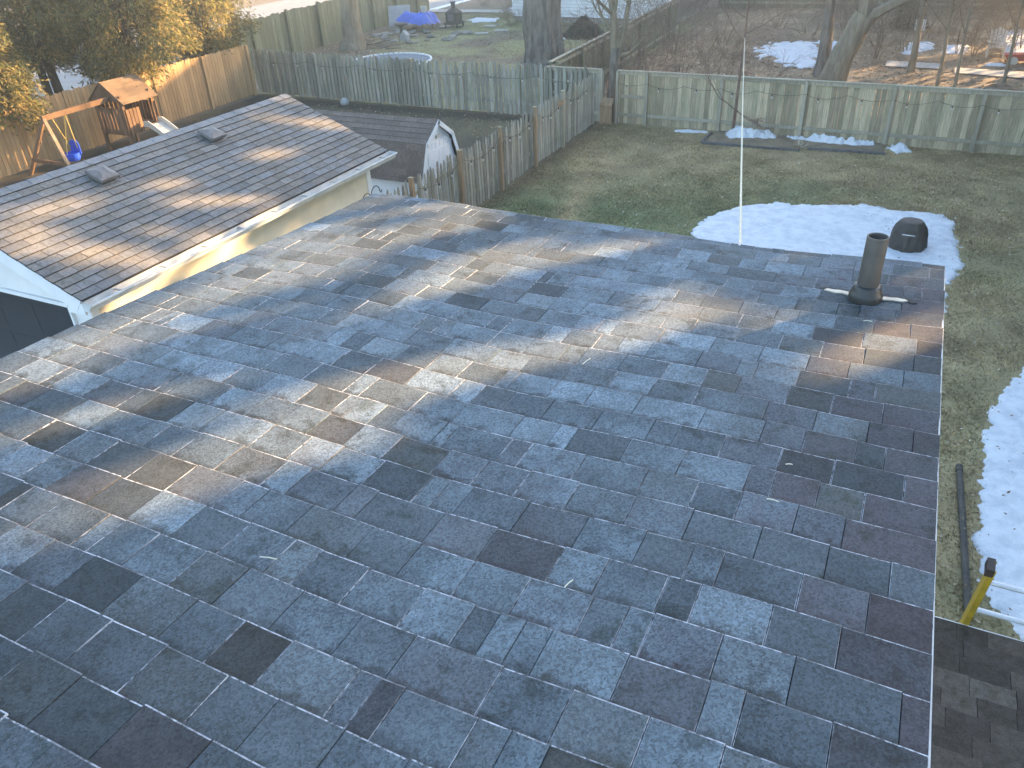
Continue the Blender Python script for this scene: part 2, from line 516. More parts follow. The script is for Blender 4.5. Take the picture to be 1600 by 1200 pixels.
def seg_dist(px, py, a, b):
    ax, ay = a; bx, by = b
    dx, dy = bx-ax, by-ay
    t = np.clip(((px-ax)*dx+(py-ay)*dy)/(dx*dx+dy*dy+1e-9), 0, 1)
    return np.hypot(px-ax-t*dx, py-ay-t*dy)

def lawn_tint(x, y):
    """own colour of the winter turf: green stretches, bleached stretches, a trodden strip"""
    n = fbm(x*0.55, y*0.55, 3, 4); n2 = fbm(x*2.3, y*2.3, 9, 3)
    green = np.clip(1.35-np.abs(y-16.0-0.12*x)/4.2, 0, 1)*np.clip((0.9-x)/3.0, 0, 1)
    green = np.clip(green*0.95 + (n-0.5)*1.3, 0, 1)
    strip = np.minimum(seg_dist(x, y, (-8.1, 21.6), (-7.3, 19.0)), seg_dist(x, y, (-7.3, 19.0), (-6.5, 15.2)))
    strip = np.clip(1-strip/0.55, 0, 1)
    strip = np.maximum(strip, np.clip(1-np.abs(y-20.9-0.05*x)/0.7, 0, 1)*0.75)
    green = np.clip(green*(1-0.85*strip), 0, 1)
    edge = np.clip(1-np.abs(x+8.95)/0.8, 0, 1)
    t = np.stack([0.275+0*x, 0.215+0*x, 0.115+0*x], -1)
    gr = np.stack([0.118+0*x, 0.140+0*x, 0.066+0*x], -1)
    dk = np.stack([0.060+0*x, 0.050+0*x, 0.034+0*x], -1)
    c = t*(1-green[..., None]) + gr*green[..., None]
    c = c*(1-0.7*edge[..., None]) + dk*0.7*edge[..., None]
    return c*(0.62+0.76*n2)[..., None]*1.15

def lawn(name, x0, x1, y0, y1, res, z, fn, label):
    nx, ny = int((x1-x0)/res), int((y1-y0)/res)
    X, Y = np.meshgrid(np.linspace(x0, x1, nx+1), np.linspace(y0, y1, ny+1), indexing='ij')
    Z = z + 0.03*(fbm(X*1.1, Y*1.1, 2, 3)-0.5)*np.clip(np.minimum(np.minimum(X-x0, x1-X), np.minimum(Y-y0, y1-Y))/0.3, 0, 1)
    V = np.stack([X, Y, Z], -1).reshape(-1, 3)
    i, j = np.meshgrid(np.arange(nx), np.arange(ny), indexing='ij')
    a = (i*(ny+1)+j).ravel(); b = a+ny+1
    F = np.stack([a, b, b+1, a+1], -1)
    c = V[F].mean(1)
    t = fn(c[:, 0], c[:, 1]); t = np.hstack([t, np.ones((len(t), 1))])
    o = bpy.data.objects.new(name, np_mesh(name, V, F, MT['lawn'], t, True)); COL.objects.link(o)
    return tag(o, label, 'lawn', kind='structure')

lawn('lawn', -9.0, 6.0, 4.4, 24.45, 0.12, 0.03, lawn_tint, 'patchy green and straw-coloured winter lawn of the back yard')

def side_tint(x, y):
    n = fbm(x*0.8, y*0.8, 21, 4); n2 = fbm(x*3, y*3, 29, 3)
    f = np.clip((n-0.35)*3, 0, 1)
    t = np.stack([0.075+0.05*f, 0.062+0.045*f, 0.040+0.018*f], -1)
    m = np.clip(1-np.abs(y-23.9)/0.7, 0, 1)*(x < -9.6) + np.clip(1-np.abs(x+22.3)/0.9, 0, 1)
    m = np.clip(m, 0, 1)[..., None]
    t = t*(1-m) + np.array([0.045, 0.037, 0.028])*m
    return t*(0.7+0.6*n2)[..., None]
lawn('side_yard', -23.0, -9.02, 4.4, 24.3, 0.16, 0.03, side_tint, 'bare muddy yard round the garage and shed')

def back_tint(x, y):
    n = fbm(x*0.35, y*0.35, 41, 4); n2 = fbm(x*2.5, y*2.5, 49, 3)
    f = np.clip((n-0.42)*5 + np.clip((x+24.5)/4, -1, 0.6), 0, 1)
    t = np.stack([0.165+0.075*f, 0.132+0.095*f, 0.092+0.02*f], -1)
    return t*(0.7+0.6*n2)[..., None]
lawn('neighbour_lawn', -28.0, -11.0, 24.5, 50.0, 0.2, 0.03, back_tint, 'yellow-green neighbouring lawn beyond the picket fence')

def litter_tint(x, y):
    n = fbm(x*0.6, y*0.6, 61, 4); n2 = fbm(x*4, y*4, 69, 3)
    f = np.clip((n-0.4)*4, 0, 1)
    t = np.stack([0.21+0.12*f, 0.15+0.09*f, 0.098+0.05*f], -1)
    return t*(0.6+0.8*n2)[..., None]
lawn('woodland_floor', -10.9, 9.0, 24.6, 60.0, 0.2, 0.03, litter_tint, 'brown leaf-covered ground beyond the tan board fence')

sheet('road', [(-44, -60), (-29.5, -60), (-29.5, 160), (-44, 160)], 0.012, MT['asphalt'], 'pale grey street beyond the cedar fence')
sheet('verge', [(-29.5, -60), (-28.9, -60), (-28.9, 160), (-29.5, 160)], 0.02, MT['snowline'], 'thin strip of old snow along the street edge')
sheet('driveway', [(-15, -20), (-8.2, -20), (-8.2, 5.2), (-15, 5.2)], 0.05, MT['concrete'], 'pale concrete drive in front of the garage')
sheet('path', [(-29, 46.4), (-21.6, 47.0), (-21.6, 48.3), (-29, 47.6)], 0.075, MT['concrete'], 'pale concrete path across the far end of the neighbouring lawn')
sheet('path', [(-1.4, 35.2), (0.6, 35.1), (0.6, 36.1), (-1.4, 36.4)], 0.075, MT['concrete'], 'short concrete slab path beyond the leaning tree')
sheet('path', [(1.0, 34.5), (6.5, 33.4), (6.5, 34.9), (1.0, 35.5)], 0.075, MT['concrete'], 'curving concrete path at the right edge beyond the fence')

# ================================================================ main roof
TH = R(3.329)
ROOF_Z0 = 5.0776
RX0, RX1, REAVE = -3.06, 0.28, 4.09
def roof_pt(x, s, h, th=TH, z0=ROOF_Z0):
    """x along the courses, s down the slope, h off the surface"""
    z = z0 - s*math.sin(th) + h*math.cos(th)
    if th is TH:                                          # old deck, slightly wavy between the rafters
        z += 0.010*math.sin(x*2.1+0.5) + 0.007*math.sin(x*4.3+s*1.7)
    return Vector((x, s*math.cos(th)+h*math.sin(th), z))

def tab_faces(mb, P, x0, x1, s0, s1, hb, tint, sk=0.0, ht=0.0012, side=True):
    """one shingle tab: butt (lower edge) at s1 standing hb proud, tucked under the next course at s0"""
    e = 0.0012; es = 0.0038; d = 0.0010
    def q(x, s, h): return P(x, s, h)
    k = sk
    A = q(x0, s0, ht-0.010); B = q(x1, s0, ht-0.010); C = q(x1, s1+k, -0.008); D = q(x0, s1-k, -0.008)
    a = q(x0, s0, ht-d); b = q(x1, s0, ht-d); c = q(x1, s1+k, hb-d*0.6); dd = q(x0, s1-k, hb-d*0.6)
    a2 = q(x0+e, s0, ht); b2 = q(x1-e, s0, ht); c2 = q(x1-e, s1+k-es, hb); d2 = q(x0+e, s1-k-es, hb)
    ex = (s1-s0)
    v0 = -0.022/0.143
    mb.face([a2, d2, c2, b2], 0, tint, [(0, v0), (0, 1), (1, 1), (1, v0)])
    mb.face([dd, c, c2, d2], 1, tint); mb.face([D, C, c, dd], 1, tint)
    ls = 1 if side else 0
    mb.face([a, dd, d2, a2], ls, tint); mb.face([A, D, dd, a], ls, tint)
    mb.face([c, b, b2, c2], ls, tint); mb.face([C, B, b, c], ls, tint)

EXPO = 0.143
tabs = []
n_course = 34
for i in range(n_course):
    s1 = REAVE if i == 0 else 4.027 - (i-1)*EXPO
    s0 = s1 - EXPO - 0.022
    x = RX0 + rng.uniform(-0.004, 0.004)
    end = RX1 + rng.uniform(-0.003, 0.003)
    raised = rng.random() < 0.5
    while x < end - 1e-4:
        wd = rng.choice([rng.uniform(0.13, 0.20), rng.uniform(0.12, 0.18), rng.uniform(0.15, 0.23), rng.uniform(0.14, 0.19), rng.uniform(0.045, 0.10)])
        if end - x - wd < 0.05: wd = end - x
        xm = x + wd/2
        u = np.array([xm]); vv = np.array([s1])
        fz = float(fbm(u*0.9+7, vv*0.9, 77, 3)[0])
        frost = 0.13 + 0.48*max(0.0, fz-0.32) + rng.gauss(0, 0.055) + 0.06*min(1.0, max(0.0, (s1-1.0)/1.6))
        frost *= 1.0 if xm < -0.55 else max(0.28, 1.0-0.85*(xm+0.55))
        frost *= min(1.0, 0.72+0.28*max(0.0, (s1-0.4)/1.2))
        if rng.random() < (0.20 if s1 < 1.8 else 0.10): frost *= 0.3 if s1 < 1.8 else 0.5
        if rng.random() < 0.15: frost += 0.17
        frost = min(0.85, max(0.02, frost))
        lum = rng.choice([0.036, 0.042, 0.048, 0.055, 0.063]) * rng.uniform(0.92, 1.08) * 0.70
        kind = rng.random()
        if kind < 0.62: col = (lum*0.88, lum, lum*1.06)
        elif kind < 0.84: col = (lum*1.0, lum*1.0, lum*0.90)
        else: col = (lum*1.02, lum*0.96, lum*1.0)
        if xm > -0.25 and rng.random() < 0.45: col = (lum*1.08, lum*0.90, lum*0.97)
        hb = 0.0052 + (0.0022 if raised else 0.0) + rng.uniform(-0.0005, 0.0008)
        tabs.append((x+0.0011, min(x+wd, end)-0.0011, s0, s1+rng.uniform(-0.0025, 0.0025), hb, col+(frost,), rng.uniform(-0.0015, 0.0015)))
        x += wd
        raised = not raised if rng.random() < 0.8 else raised

PIPE = Vector((-0.035, 3.53, 0))
PIPE.z = roof_pt(PIPE.x, PIPE.y, 0).z

house = thing('house', 'near house with frosted blue-grey shingle roof filling the foreground', 'house', (-1.4, 1.0, 0))
mb = MB()
mb.box((-2.80, -0.9, 0.0), (0.02, 3.80, 4.62))
mb.box((0.0205, -2.5, 0.0), (3.6, 3.75, 2.36))
mb.build('wall', MT['house_wall'], house)
mb = MB()
for a in range(24):
    x0 = RX0+0.012 + (RX1-RX0-0.024)*a/24; x1 = RX0+0.012 + (RX1-RX0-0.024)*(a+1)/24
    mb.face([roof_pt(x0, -0.8, -0.030), roof_pt(x1, -0.8, -0.030), roof_pt(x1, REAVE-0.008, -0.030), roof_pt(x0, REAVE-0.008, -0.030)])
    mb.face([roof_pt(x0, -0.8, -0.05), roof_pt(x0, REAVE-0.01, -0.05), roof_pt(x1, REAVE-0.01, -0.05), roof_pt(x1, -0.8, -0.05)])
roof = mb.build('roof', MT['felt'], house)
roof['label'] = 'low-sloped roof of frosted blue-grey laminated shingles'

def area_key(t):
    p = roof_pt((t[0]+t[1])/2, (t[2]+t[3])/2, 0)
    if not in_frame(p, 20): return 1e9
    k = project(p)[2]
    return k*k/(t[1]-t[0])
# tabs under the vent flange are cut round the pipe by dropping nothing: the boot sits on top of them
order = sorted(range(len(tabs)), key=lambda i: area_key(tabs[i]))
single = set(order[:300])
rest = MB()
for i, t in enumerate(tabs):
    if i in single:
        mb = MB(); tab_faces(mb, roof_pt, *t[:6], sk=t[6], side=(i*7919) % 10 < 6)
        mb.build('shingle', [MT['shingle'], MT['rim']], roof, origin=roof_pt((t[0]+t[1])/2, t[3], 0))
    else:
        tab_faces(rest, roof_pt, *t[:6], sk=t[6], side=(i*7919) % 10 < 6)
tag(rest.build('shingles', [MT['shingle'], MT['rim']], roof), kind='stuff')

# drip edge along eave and rakes
NSEG = 24
for X, sg in ((RX1, 1), (RX0, -1)):
    mb = MB()
    for a in range(NSEG):
        s0 = -0.8 + (REAVE+0.79)*a/NSEG; s1 = -0.8 + (REAVE+0.79)*(a+1)/NSEG
        p = [roof_pt(X+sg*0.003, s0, -0.008), roof_pt(X+sg*0.003, s1, -0.008), roof_pt(X+sg*0.003, s1, -0.055), roof_pt(X+sg*0.003, s0, -0.055)]
        mb.face(p if sg > 0 else p[::-1]); 
        q = [roof_pt(X-sg*0.012, s0, -0.010), roof_pt(X-sg*0.012, s1, -0.010), roof_pt(X+sg*0.004, s1, -0.008), roof_pt(X+sg*0.004, s0, -0.008)]
        mb.face(q)
    mb.build('drip_edge', MT['white_dirty'], house)
mb = MB()
for a in range(NSEG):
    x0 = RX0+(RX1-RX0)*a/NSEG; x1 = RX0+(RX1-RX0)*(a+1)/NSEG
    mb.face([roof_pt(x0, REAVE-0.004, -0.012), roof_pt(x1, REAVE-0.004, -0.012), roof_pt(x1, REAVE-0.004, -0.16), roof_pt(x0, REAVE-0.004, -0.16)])
mb.box((RX0+0.05, 3.78, 4.60), (RX1-0.05, 4.05, 4.66))
mb.build('fascia', MT['white'], house)

# vent pipe with flashing
vp = MB()
H = 0.30
prof = [(0.0445, -0.05), (0.0445, H), (0.0435, H+0.002), (0.0395, H+0.002), (0.0385, H-0.002), (0.0385, 0.05)]
vp.lathe(PIPE, prof, 28)
vpo = vp.build('vent_pipe', MT['pvc'], house, origin=PIPE, smooth=False)
vpo['label'] = 'black plastic vent pipe standing up from the shingles'
for p in vpo.data.polygons: p.use_smooth = True
b_ = MB()
b_.lathe(PIPE, [(0.071, 0.000), (0.071, 0.034), (0.069, 0.038), (0.064, 0.048), (0.060, 0.060), (0.057, 0.072), (0.053, 0.076), (0.0448, 0.078)], 28)
bo = b_.build('pipe_boot', MT['boot'], vpo, smooth=True)
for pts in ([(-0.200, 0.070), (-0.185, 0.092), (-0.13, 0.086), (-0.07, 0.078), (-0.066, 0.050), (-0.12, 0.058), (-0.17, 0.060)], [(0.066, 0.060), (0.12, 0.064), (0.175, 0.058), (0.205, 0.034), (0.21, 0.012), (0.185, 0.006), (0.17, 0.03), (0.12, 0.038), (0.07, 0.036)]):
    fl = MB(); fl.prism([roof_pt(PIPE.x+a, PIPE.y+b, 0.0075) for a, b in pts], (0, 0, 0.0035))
    fl.build('cut_edge_shadow', MT['gap'], vpo)  # dark strip put in for the shadow along the shingle cut-out
fl = MB()
def strip(pts, h):
    fl.face([roof_pt(PIPE.x+a, PIPE.y+b, h) for a, b in pts])
    fl.prism([roof_pt(PIPE.x+a, PIPE.y+b, 0.0070) for a, b in pts], (0, 0, h-0.0073))
strip([(-0.178, 0.050), (-0.165, 0.072), (-0.135, 0.066), (-0.11, 0.068), (-0.066, 0.055), (-0.066, 0.020), (-0.10, 0.034), (-0.13, 0.030), (-0.16, 0.044)], 0.0125)
strip([(0.066, 0.044), (0.10, 0.042), (0.13, 0.046), (0.160, 0.038), (0.172, 0.024), (0.150, 0.010), (0.11, 0.014), (0.068, 0.008)], 0.0125)
fl.build('flashing', MT['flange'], vpo)

# lower roof to the right
LTH = R(5.0)
LEAVE = 4.07
def low_pt(x, s, h):          # s measured down-slope, eave at s = LEAVE
    return Vector((x, s, 2.60 + (LEAVE-s)*math.tan(LTH) + h))
mb = MB()
mb.face([low_pt(0.285, -2.4, -0.006), low_pt(3.8, -2.4, -0.006), low_pt(3.8, LEAVE, -0.006), low_pt(0.285, LEAVE, -0.006)])
lroof = mb.build('lower_roof', MT['felt'], house)
lroof['label'] = 'lower brown shingle roof beside the ladder'
lrest = MB()
lt = []
for i in range(30):
    s1 = LEAVE+0.01 - i*EXPO; s0 = s1-EXPO-0.02
    x = 0.288
    while x < 3.8:
        wd = rng.uniform(0.14, 0.34); wd = min(wd, 3.8-x)
        lum = rng.uniform(0.035, 0.075)
        lt.append((x+0.001, x+wd-0.001, s0, s1+rng.uniform(-0.002, 0.002), rng.uniform(0.006, 0.011), (lum*1.15, lum*0.98, lum*0.80, rng.uniform(0, 0.15)), rng.uniform(-0.002, 0.002)))
        x += wd
for t in lt:
    if in_frame(low_pt((t[0]+t[1])/2, t[3]-0.07, 0), 40):
        mb = MB(); tab_faces(mb, low_pt, *t[:6], sk=t[6]); mb.build('shingle', [MT['shingle_brown'], MT['shingle_brown']], lroof, origin=low_pt((t[0]+t[1])/2, t[3], 0))
    else: tab_faces(lrest, low_pt, *t[:6], sk=t[6])
tag(lrest.build('shingles', [MT['shingle_brown'], MT['shingle_brown']], lroof), kind='stuff')
mb = MB()
mb.box((0.288, LEAVE+0.011, 2.52), (3.8, LEAVE+0.016, 2.607)); mb.box((0.288, LEAVE-0.05, 2.44), (3.8, LEAVE+0.010, 2.585))
mb.build('drip_edge', MT['white'], lroof)

# ================================================================ garage
GEX, GZ, GP = -8.34, 2.60, 0.40        # eave x, eave height, pitch
GRX = -10.45                            # ridge x
GY0, GY1 = 5.26, 11.73
GTH = math.atan(GP)
garage = thing('garage', 'white-sided garage with tan-grey shingled gable roof and dark door', 'garage', (-10.45, 8.5, 0))
def gar_pt(y, s, h):          # s measured from the ridge down the near slope
    return Vector((GRX + s*math.cos(GTH) + h*math.sin(GTH), y, GZ + GP*(GEX-GRX) - s*math.sin(GTH) + h*math.cos(GTH)))
GS = (GEX-GRX)/math.cos(GTH)
GRZ = GZ + GP*(GEX-GRX)
WX1, WX0, WY0, WY1 = -8.62, -12.28, 5.52, 11.45
mb = MB()
mb.prism([gar_pt(GY0, 0, -0.008), gar_pt(GY0, GS, -0.008), gar_pt(GY0, GS-0.01, -0.06), gar_pt(GY0, 0, -0.06)], (0, GY1-GY0, 0))
lp = [Vector((2*GRX-p.x, p.y, p.z)) for p in (gar_pt(GY0, 0.001, -0.001), gar_pt(GY0, GS, -0.001), gar_pt(GY0, GS-0.01, -0.06), gar_pt(GY0, 0.001, -0.06))]
mb.prism(lp[::-1], (0, GY1-GY0, 0))
groof = mb.build('roof', MT['felt'], garage)
gt = []
GE = 0.143
nc = int(GS/GE)+1
for i in range(nc):
    s1 = GS + 0.012 - i*GE
    if s1 < 0.05: break
    s0 = max(s1-GE-0.02, 0.0)
    y = GY0 - 0.002 - (i % 2)*0.155 - rng.choice([0, 0.05])
    while y < GY1:
        wd = 0.31 if rng.random() < 0.75 else rng.uniform(0.2, 0.3)
        a, b = max(y, GY0-0.01), min(y+wd, GY1+0.01)
        y += wd
        if b-a < 0.03: continue
        lum = rng.uniform(0.11, 0.16)
        k = rng.random()
        col = (lum*1.08, lum*0.98, lum*0.86) if k < 0.6 else (lum*1.0, lum*0.98, lum*0.97)
        gt.append((a+0.002, b-0.002, s0, s1+rng.uniform(-0.003, 0.003), rng.uniform(0.012, 0.016), col+(rng.uniform(0.05, 0.4),), 0.0))
def gp_rev(x, s, h): return gar_pt(x, s, h)
def tab_gar(mb, t):
    # courses run along y: reuse the tab builder with x := y (mirrored so faces look out)
    i0 = len(mb.f)
    tab_faces(mb, gp_rev, *t[:6], sk=t[6])
    for q in range(i0, len(mb.f)):
        mb.f[q] = mb.f[q][::-1]
        if mb.uv[q]: mb.uv[q] = mb.uv[q][::-1]
def gkey(t):
    p = gar_pt((t[0]+t[1])/2, t[3]-0.07, 0)
    return project(p)[2]**2/(t[1]-t[0]) if in_frame(p, 10) else 1e9
go = sorted(range(len(gt)), key=lambda i: gkey(gt[i]))
gsing = set(go[:300])
grest = MB()
for i, t in enumerate(gt):
    if i in gsing:
        mb = MB(); tab_gar(mb, t); mb.build('shingle', [MT['shingle_tan'], MT['gap']], groof, origin=gar_pt((t[0]+t[1])/2, t[3], 0))
    else: tab_gar(grest, t)
tag(grest.build('shingles', [MT['shingle_tan'], MT['gap']], groof), kind='stuff')
# ridge cap: overlapping folded pieces
for k in range(int((GY1-GY0)/0.30)+1):
    y0 = GY0-0.01+k*0.30; y1 = min(y0+0.335, GY1+0.015)
    mb = MB(); hw = 0.135
    tl = (0.13+rng.uniform(-.02, .02),)*3 + (0.75,)  # high frost value paints in the sky light on the cap
    for sg in (1, -1):
        def cp(y, s, h):
            p = gar_pt(y, s, h)
            return p if sg > 0 else Vector((2*GRX-p.x, p.y, p.z))
        f = [cp(y0, 0, 0.020), cp(y0, hw, 0.020), cp(y1, hw, 0.013), cp(y1, 0, 0.013)]
        mb.face(f if sg > 0 else f[::-1], 0, tl, [(0, 1)]*4)
        f = [cp(y0, hw, 0.020), cp(y0, hw, 0.006), cp(y1, hw, 0.006), cp(y1, hw, 0.013)]
        mb.face(f if sg > 0 else f[::-1], 0, tl, [(0, 1)]*4)
        f = [cp(y0, 0, 0.020), cp(y0, 0, 0.012), cp(y0, hw, 0.012), cp(y0, hw, 0.020)]
        mb.face(f, 0, tl, [(0, 1)]*4)
    mb.build('ridge_cap', MT['shingle_tan'], groof, origin=(GRX, y0, GRZ))
# walls: core plus lap siding
mb = MB()
mb.prism([(WX0, WY0, 0), (WX1, WY0, 0), (WX1, WY0, 2.45), (GRX, WY0, 2.45+GP*(WX1-GRX)), (WX0, WY0, 2.45)], (0, WY1-WY0, 0))
gw = mb.build('wall', MT['siding'], garage)
for k in range(12):
    z0 = 0.15+k*0.19
    mb = MB()
    mb.prism([(WX1+0.002, WY0-0.012, z0), (WX1+0.022, WY0-0.012, z0), (WX1+0.008, WY0-0.012, z0+0.195), (WX1+0.002, WY0-0.012, z0+0.195)], (0, WY1-WY0+0.012, 0))
    mb.build('siding_board', MT['sun_siding'], gw)
# gable siding over the door
for k in range(5):
    z0 = 2.36+k*0.17
    half = (2.45+GP*(WX1-GRX)-z0-0.10)/GP
    half = min(half, WX1-GRX)
    if half < 0.1: break
    h2 = max(0.05, half-0.17/GP)
    mb = MB()
    mb.prism([(GRX-half, WY0-0.020, z0), (GRX+half, WY0-0.020, z0), (GRX+(h2 if k else half), WY0-0.006, z0+0.172), (GRX-(h2 if k else half), WY0-0.006, z0+0.172)], (0, 0.012, 0))
    mb.build('siding_board', MT['siding'], gw)
mb = MB()
mb.box((WX1+0.0, WY0-0.028, 0), (WX1+0.03, WY0+0.08, 2.42)); mb.box((WX1-0.10, WY0-0.030, 0), (WX1-0.001, WY0-0.002, 2.36))
mb.build('corner_trim', MT['white'], gw)
mb = MB(); mb.box((WX1+0.004, WY1-0.08, 0), (WX1+0.03, WY1+0.028, 2.42)); mb.build('corner_trim', MT['white'], gw)
# door
DX1, DX0, DZ = -9.00, -11.9, 2.28
door = MB().box((DX0, WY0-0.006, 0.02), (DX1, WY0+0.02, DZ)).build('door', MT['dark_door'], garage)
door['label'] = 'dark slate sectional garage door'
for k in range(4):
    for j in range(4):
        x0 = DX0+0.06+j*(DX1-DX0-0.06)/4; x1 = x0+(DX1-DX0-0.06)/4-0.07
        z0 = 0.07+k*0.555
        MB().box((x0, WY0-0.0085, z0), (x1, WY0-0.005, z0+0.46)).build('door_panel', MT['dark_door'], door)
mb = MB()
mb.box((DX1, WY0-0.045, 0), (DX1+0.035, WY0, DZ+0.02)); mb.box((DX0-0.09, WY0-0.034, 0), (DX0, WY0, DZ+0.09))
mb.box((DX0, WY0-0.034, DZ), (DX1-0.002, WY0, DZ+0.055))
mb.build('door_frame', MT['white'], garage)
# rake boards and fascia
for sg in (1, -1):
    def rp(y, s, h):
        p = gar_pt(y, s, h); return p if sg > 0 else Vector((2*GRX-p.x, p.y, p.z))
    for yy, d in ((GY0-0.004, 0.03), (GY1-0.026, 0.03)):
        mb = MB()
        mb.prism([rp(yy, 0, -0.062), rp(yy, GS-0.02, -0.062), rp(yy, GS-0.06, -0.20), rp(yy, 0, -0.20)], (0, d, 0))
        mb.prism([rp(yy-0.004 if yy < 8 else yy+0.004, 0, -0.010), rp(yy-0.004 if yy < 8 else yy+0.004, GS, -0.010), rp(yy-0.004 if yy < 8 else yy+0.004, GS-0.01, -0.06), rp(yy-0.004 if yy < 8 else yy+0.004, 0, -0.06)], (0, d+0.004, 0))
        mb.build('rake_board', MT['white'], garage)
mb = MB()
mb.box((GEX-0.045, GY0+0.03, GZ-0.17), (GEX-0.02, GY1-0.03, GZ-0.03))
mb.box((WX1+0.03, GY0+0.03, GZ-0.185), (GEX-0.02, GY1-0.03, GZ-0.172))
mb.build('fascia', MT['white'], garage)
mb = MB()
mb.box((WX1+0.0, GY0+0.0, GZ-0.20), (GEX+0.0, GY0+0.026, GZ-0.05)); mb.build('eave_return', MT['white'], garage)
# gutter: open K profile
mb = MB()
gpz = GZ-0.035
prof = [(GEX-0.016, gpz), (GEX-0.016, gpz-0.11), (GEX+0.085, gpz-0.11), (GEX+0.105, gpz-0.06), (GEX+0.140, gpz-0.035), (GEX+0.140, gpz-0.012), (GEX+0.125, gpz-0.012), (GEX+0.125, gpz-0.016),
        (GEX+0.136, gpz-0.016), (GEX+0.136, gpz-0.033), (GEX+0.102, gpz-0.057), (GEX+0.083, gpz-0.106), (GEX-0.012, gpz-0.106), (GEX-0.012, gpz)]
gy0, gy1 = GY0+0.005, GY1+0.10
for a, b in zip(prof, prof[1:]+prof[:1]):
    mb.face([(a[0], gy0, a[1]), (a[0], gy1, a[1]), (b[0], gy1, b[1]), (b[0], gy0, b[1])])
for yy in (gy0, gy1):
    mb.prism([(p[0], yy, p[1]) for p in prof[:6]], (0, 0.004, 0))
gut = mb.build('gutter', MT['white_dirty'], garage)
for k in range(9):
    yy = gy0+0.45+k*0.72
    MB().box((GEX-0.012, yy, gpz-0.024), (GEX+0.134, yy+0.028, gpz-0.017)).build('hanger', MT['galv'], gut)
# box vents on the near slope
def roof_vent(yc, xc):
    s = (xc-GRX)/math.cos(GTH)
    mb = MB()
    def q(a, b, h): return gar_pt(yc+a, s+b, h)
    lo = 0.022
    # flange
    for A in ([(-0.23, -0.20), (0.23, -0.20), (0.23, 0.24), (-0.23, 0.24)],):
        mb.prism([q(a*0.72, b*0.72, 0.014) for a, b in A], gar_pt(0, 0, 0.006)-gar_pt(0, 0, 0))
    v = mb.build('roof_vent', MT['vent_metal'], garage)
    mb = MB()
    base = [(-0.115, -0.115), (0.115, -0.115), (0.115, 0.115), (-0.115, 0.115)]
    mb.prism([q(a, b, 0.02) for a, b in base][::-1], gar_pt(0, 0, 0.05)-gar_pt(0, 0, 0))
    mb.build('vent_throat', MT['blackplastic'], v)
    mb = MB()
    b0 = [q(a*1.32, b*1.32, 0.055) for a, b in base]; b1 = [q(a*1.34, b*1.34, 0.105) for a, b in base]; b2 = [q(a*0.62, b*0.62, 0.135) for a, b in base]
    mb.raw(b0+b1+b2, [(k, k+4, (k+1) % 4+4, (k+1) % 4) for k in range(4)] + [(k+4, k+8, (k+1) % 4+8, (k+1) % 4+4) for k in range(4)] + [(11, 10, 9, 8), (0, 1, 2, 3)])
    mb.build('vent_hood', MT['vent_metal'], v)
roof_vent(7.25, -10.02)
roof_vent(9.40, -10.05)

# ================================================================ shed with gambrel roof
shed = thing('garden_shed', 'small barn-shaped shed with brown shingle roof and white front', 'shed', (-11.2, 15.3, 0))
SX0, SX1 = -12.75, -9.55
SYC = 15.38
gam = [(-0.98, 0.95), (-0.66, 1.78), (0, 2.22), (0.60, 1.80), (0.80, 0.95)]
gam = [(-0.92, 1.02), (-0.60, 1.80), (0, 2.20), (0.60, 1.80), (0.92, 1.02)]
mb = MB()
mb.prism([(SX0, SYC-0.80, 0)]+[(SX0, SYC-0.80, 1.05)]+[(SX0, SYC+a*0.90, b-0.07) for a, b in gam[1:4]]+[(SX0, SYC+0.80, 1.05), (SX0, SYC+0.80, 0)], (SX1-SX0, 0, 0))
sw = mb.build('wall', MT['shedwhite'], shed)
for k in range(9):
    y0 = SYC-0.78+k*0.175
    zt = min(1.72, 1.0+0.9*min(k+0.6, 8.4-k)*0.5)
    MB().box((SX1-0.002, y0, 0.05), (SX1+0.012, y0+0.165, zt)).build('wall_board', MT['shedwhite'], sw)
mb = MB()
for (a, b), (c, d) in zip(gam[:-1], gam[1:]):
    n = Vector((0, -(d-b), (c-a))).normalized()*0.03
    p = [Vector((SX0-0.08, SYC+a, b)), Vector((SX0-0.08, SYC+c, d)), Vector((SX0-0.08, SYC+c, d))-n, Vector((SX0-0.08, SYC+a, b))-n]
    mb.prism(p, (SX1-SX0+0.16, 0, 0))
sroof = mb.build('roof', MT['felt'], shed)
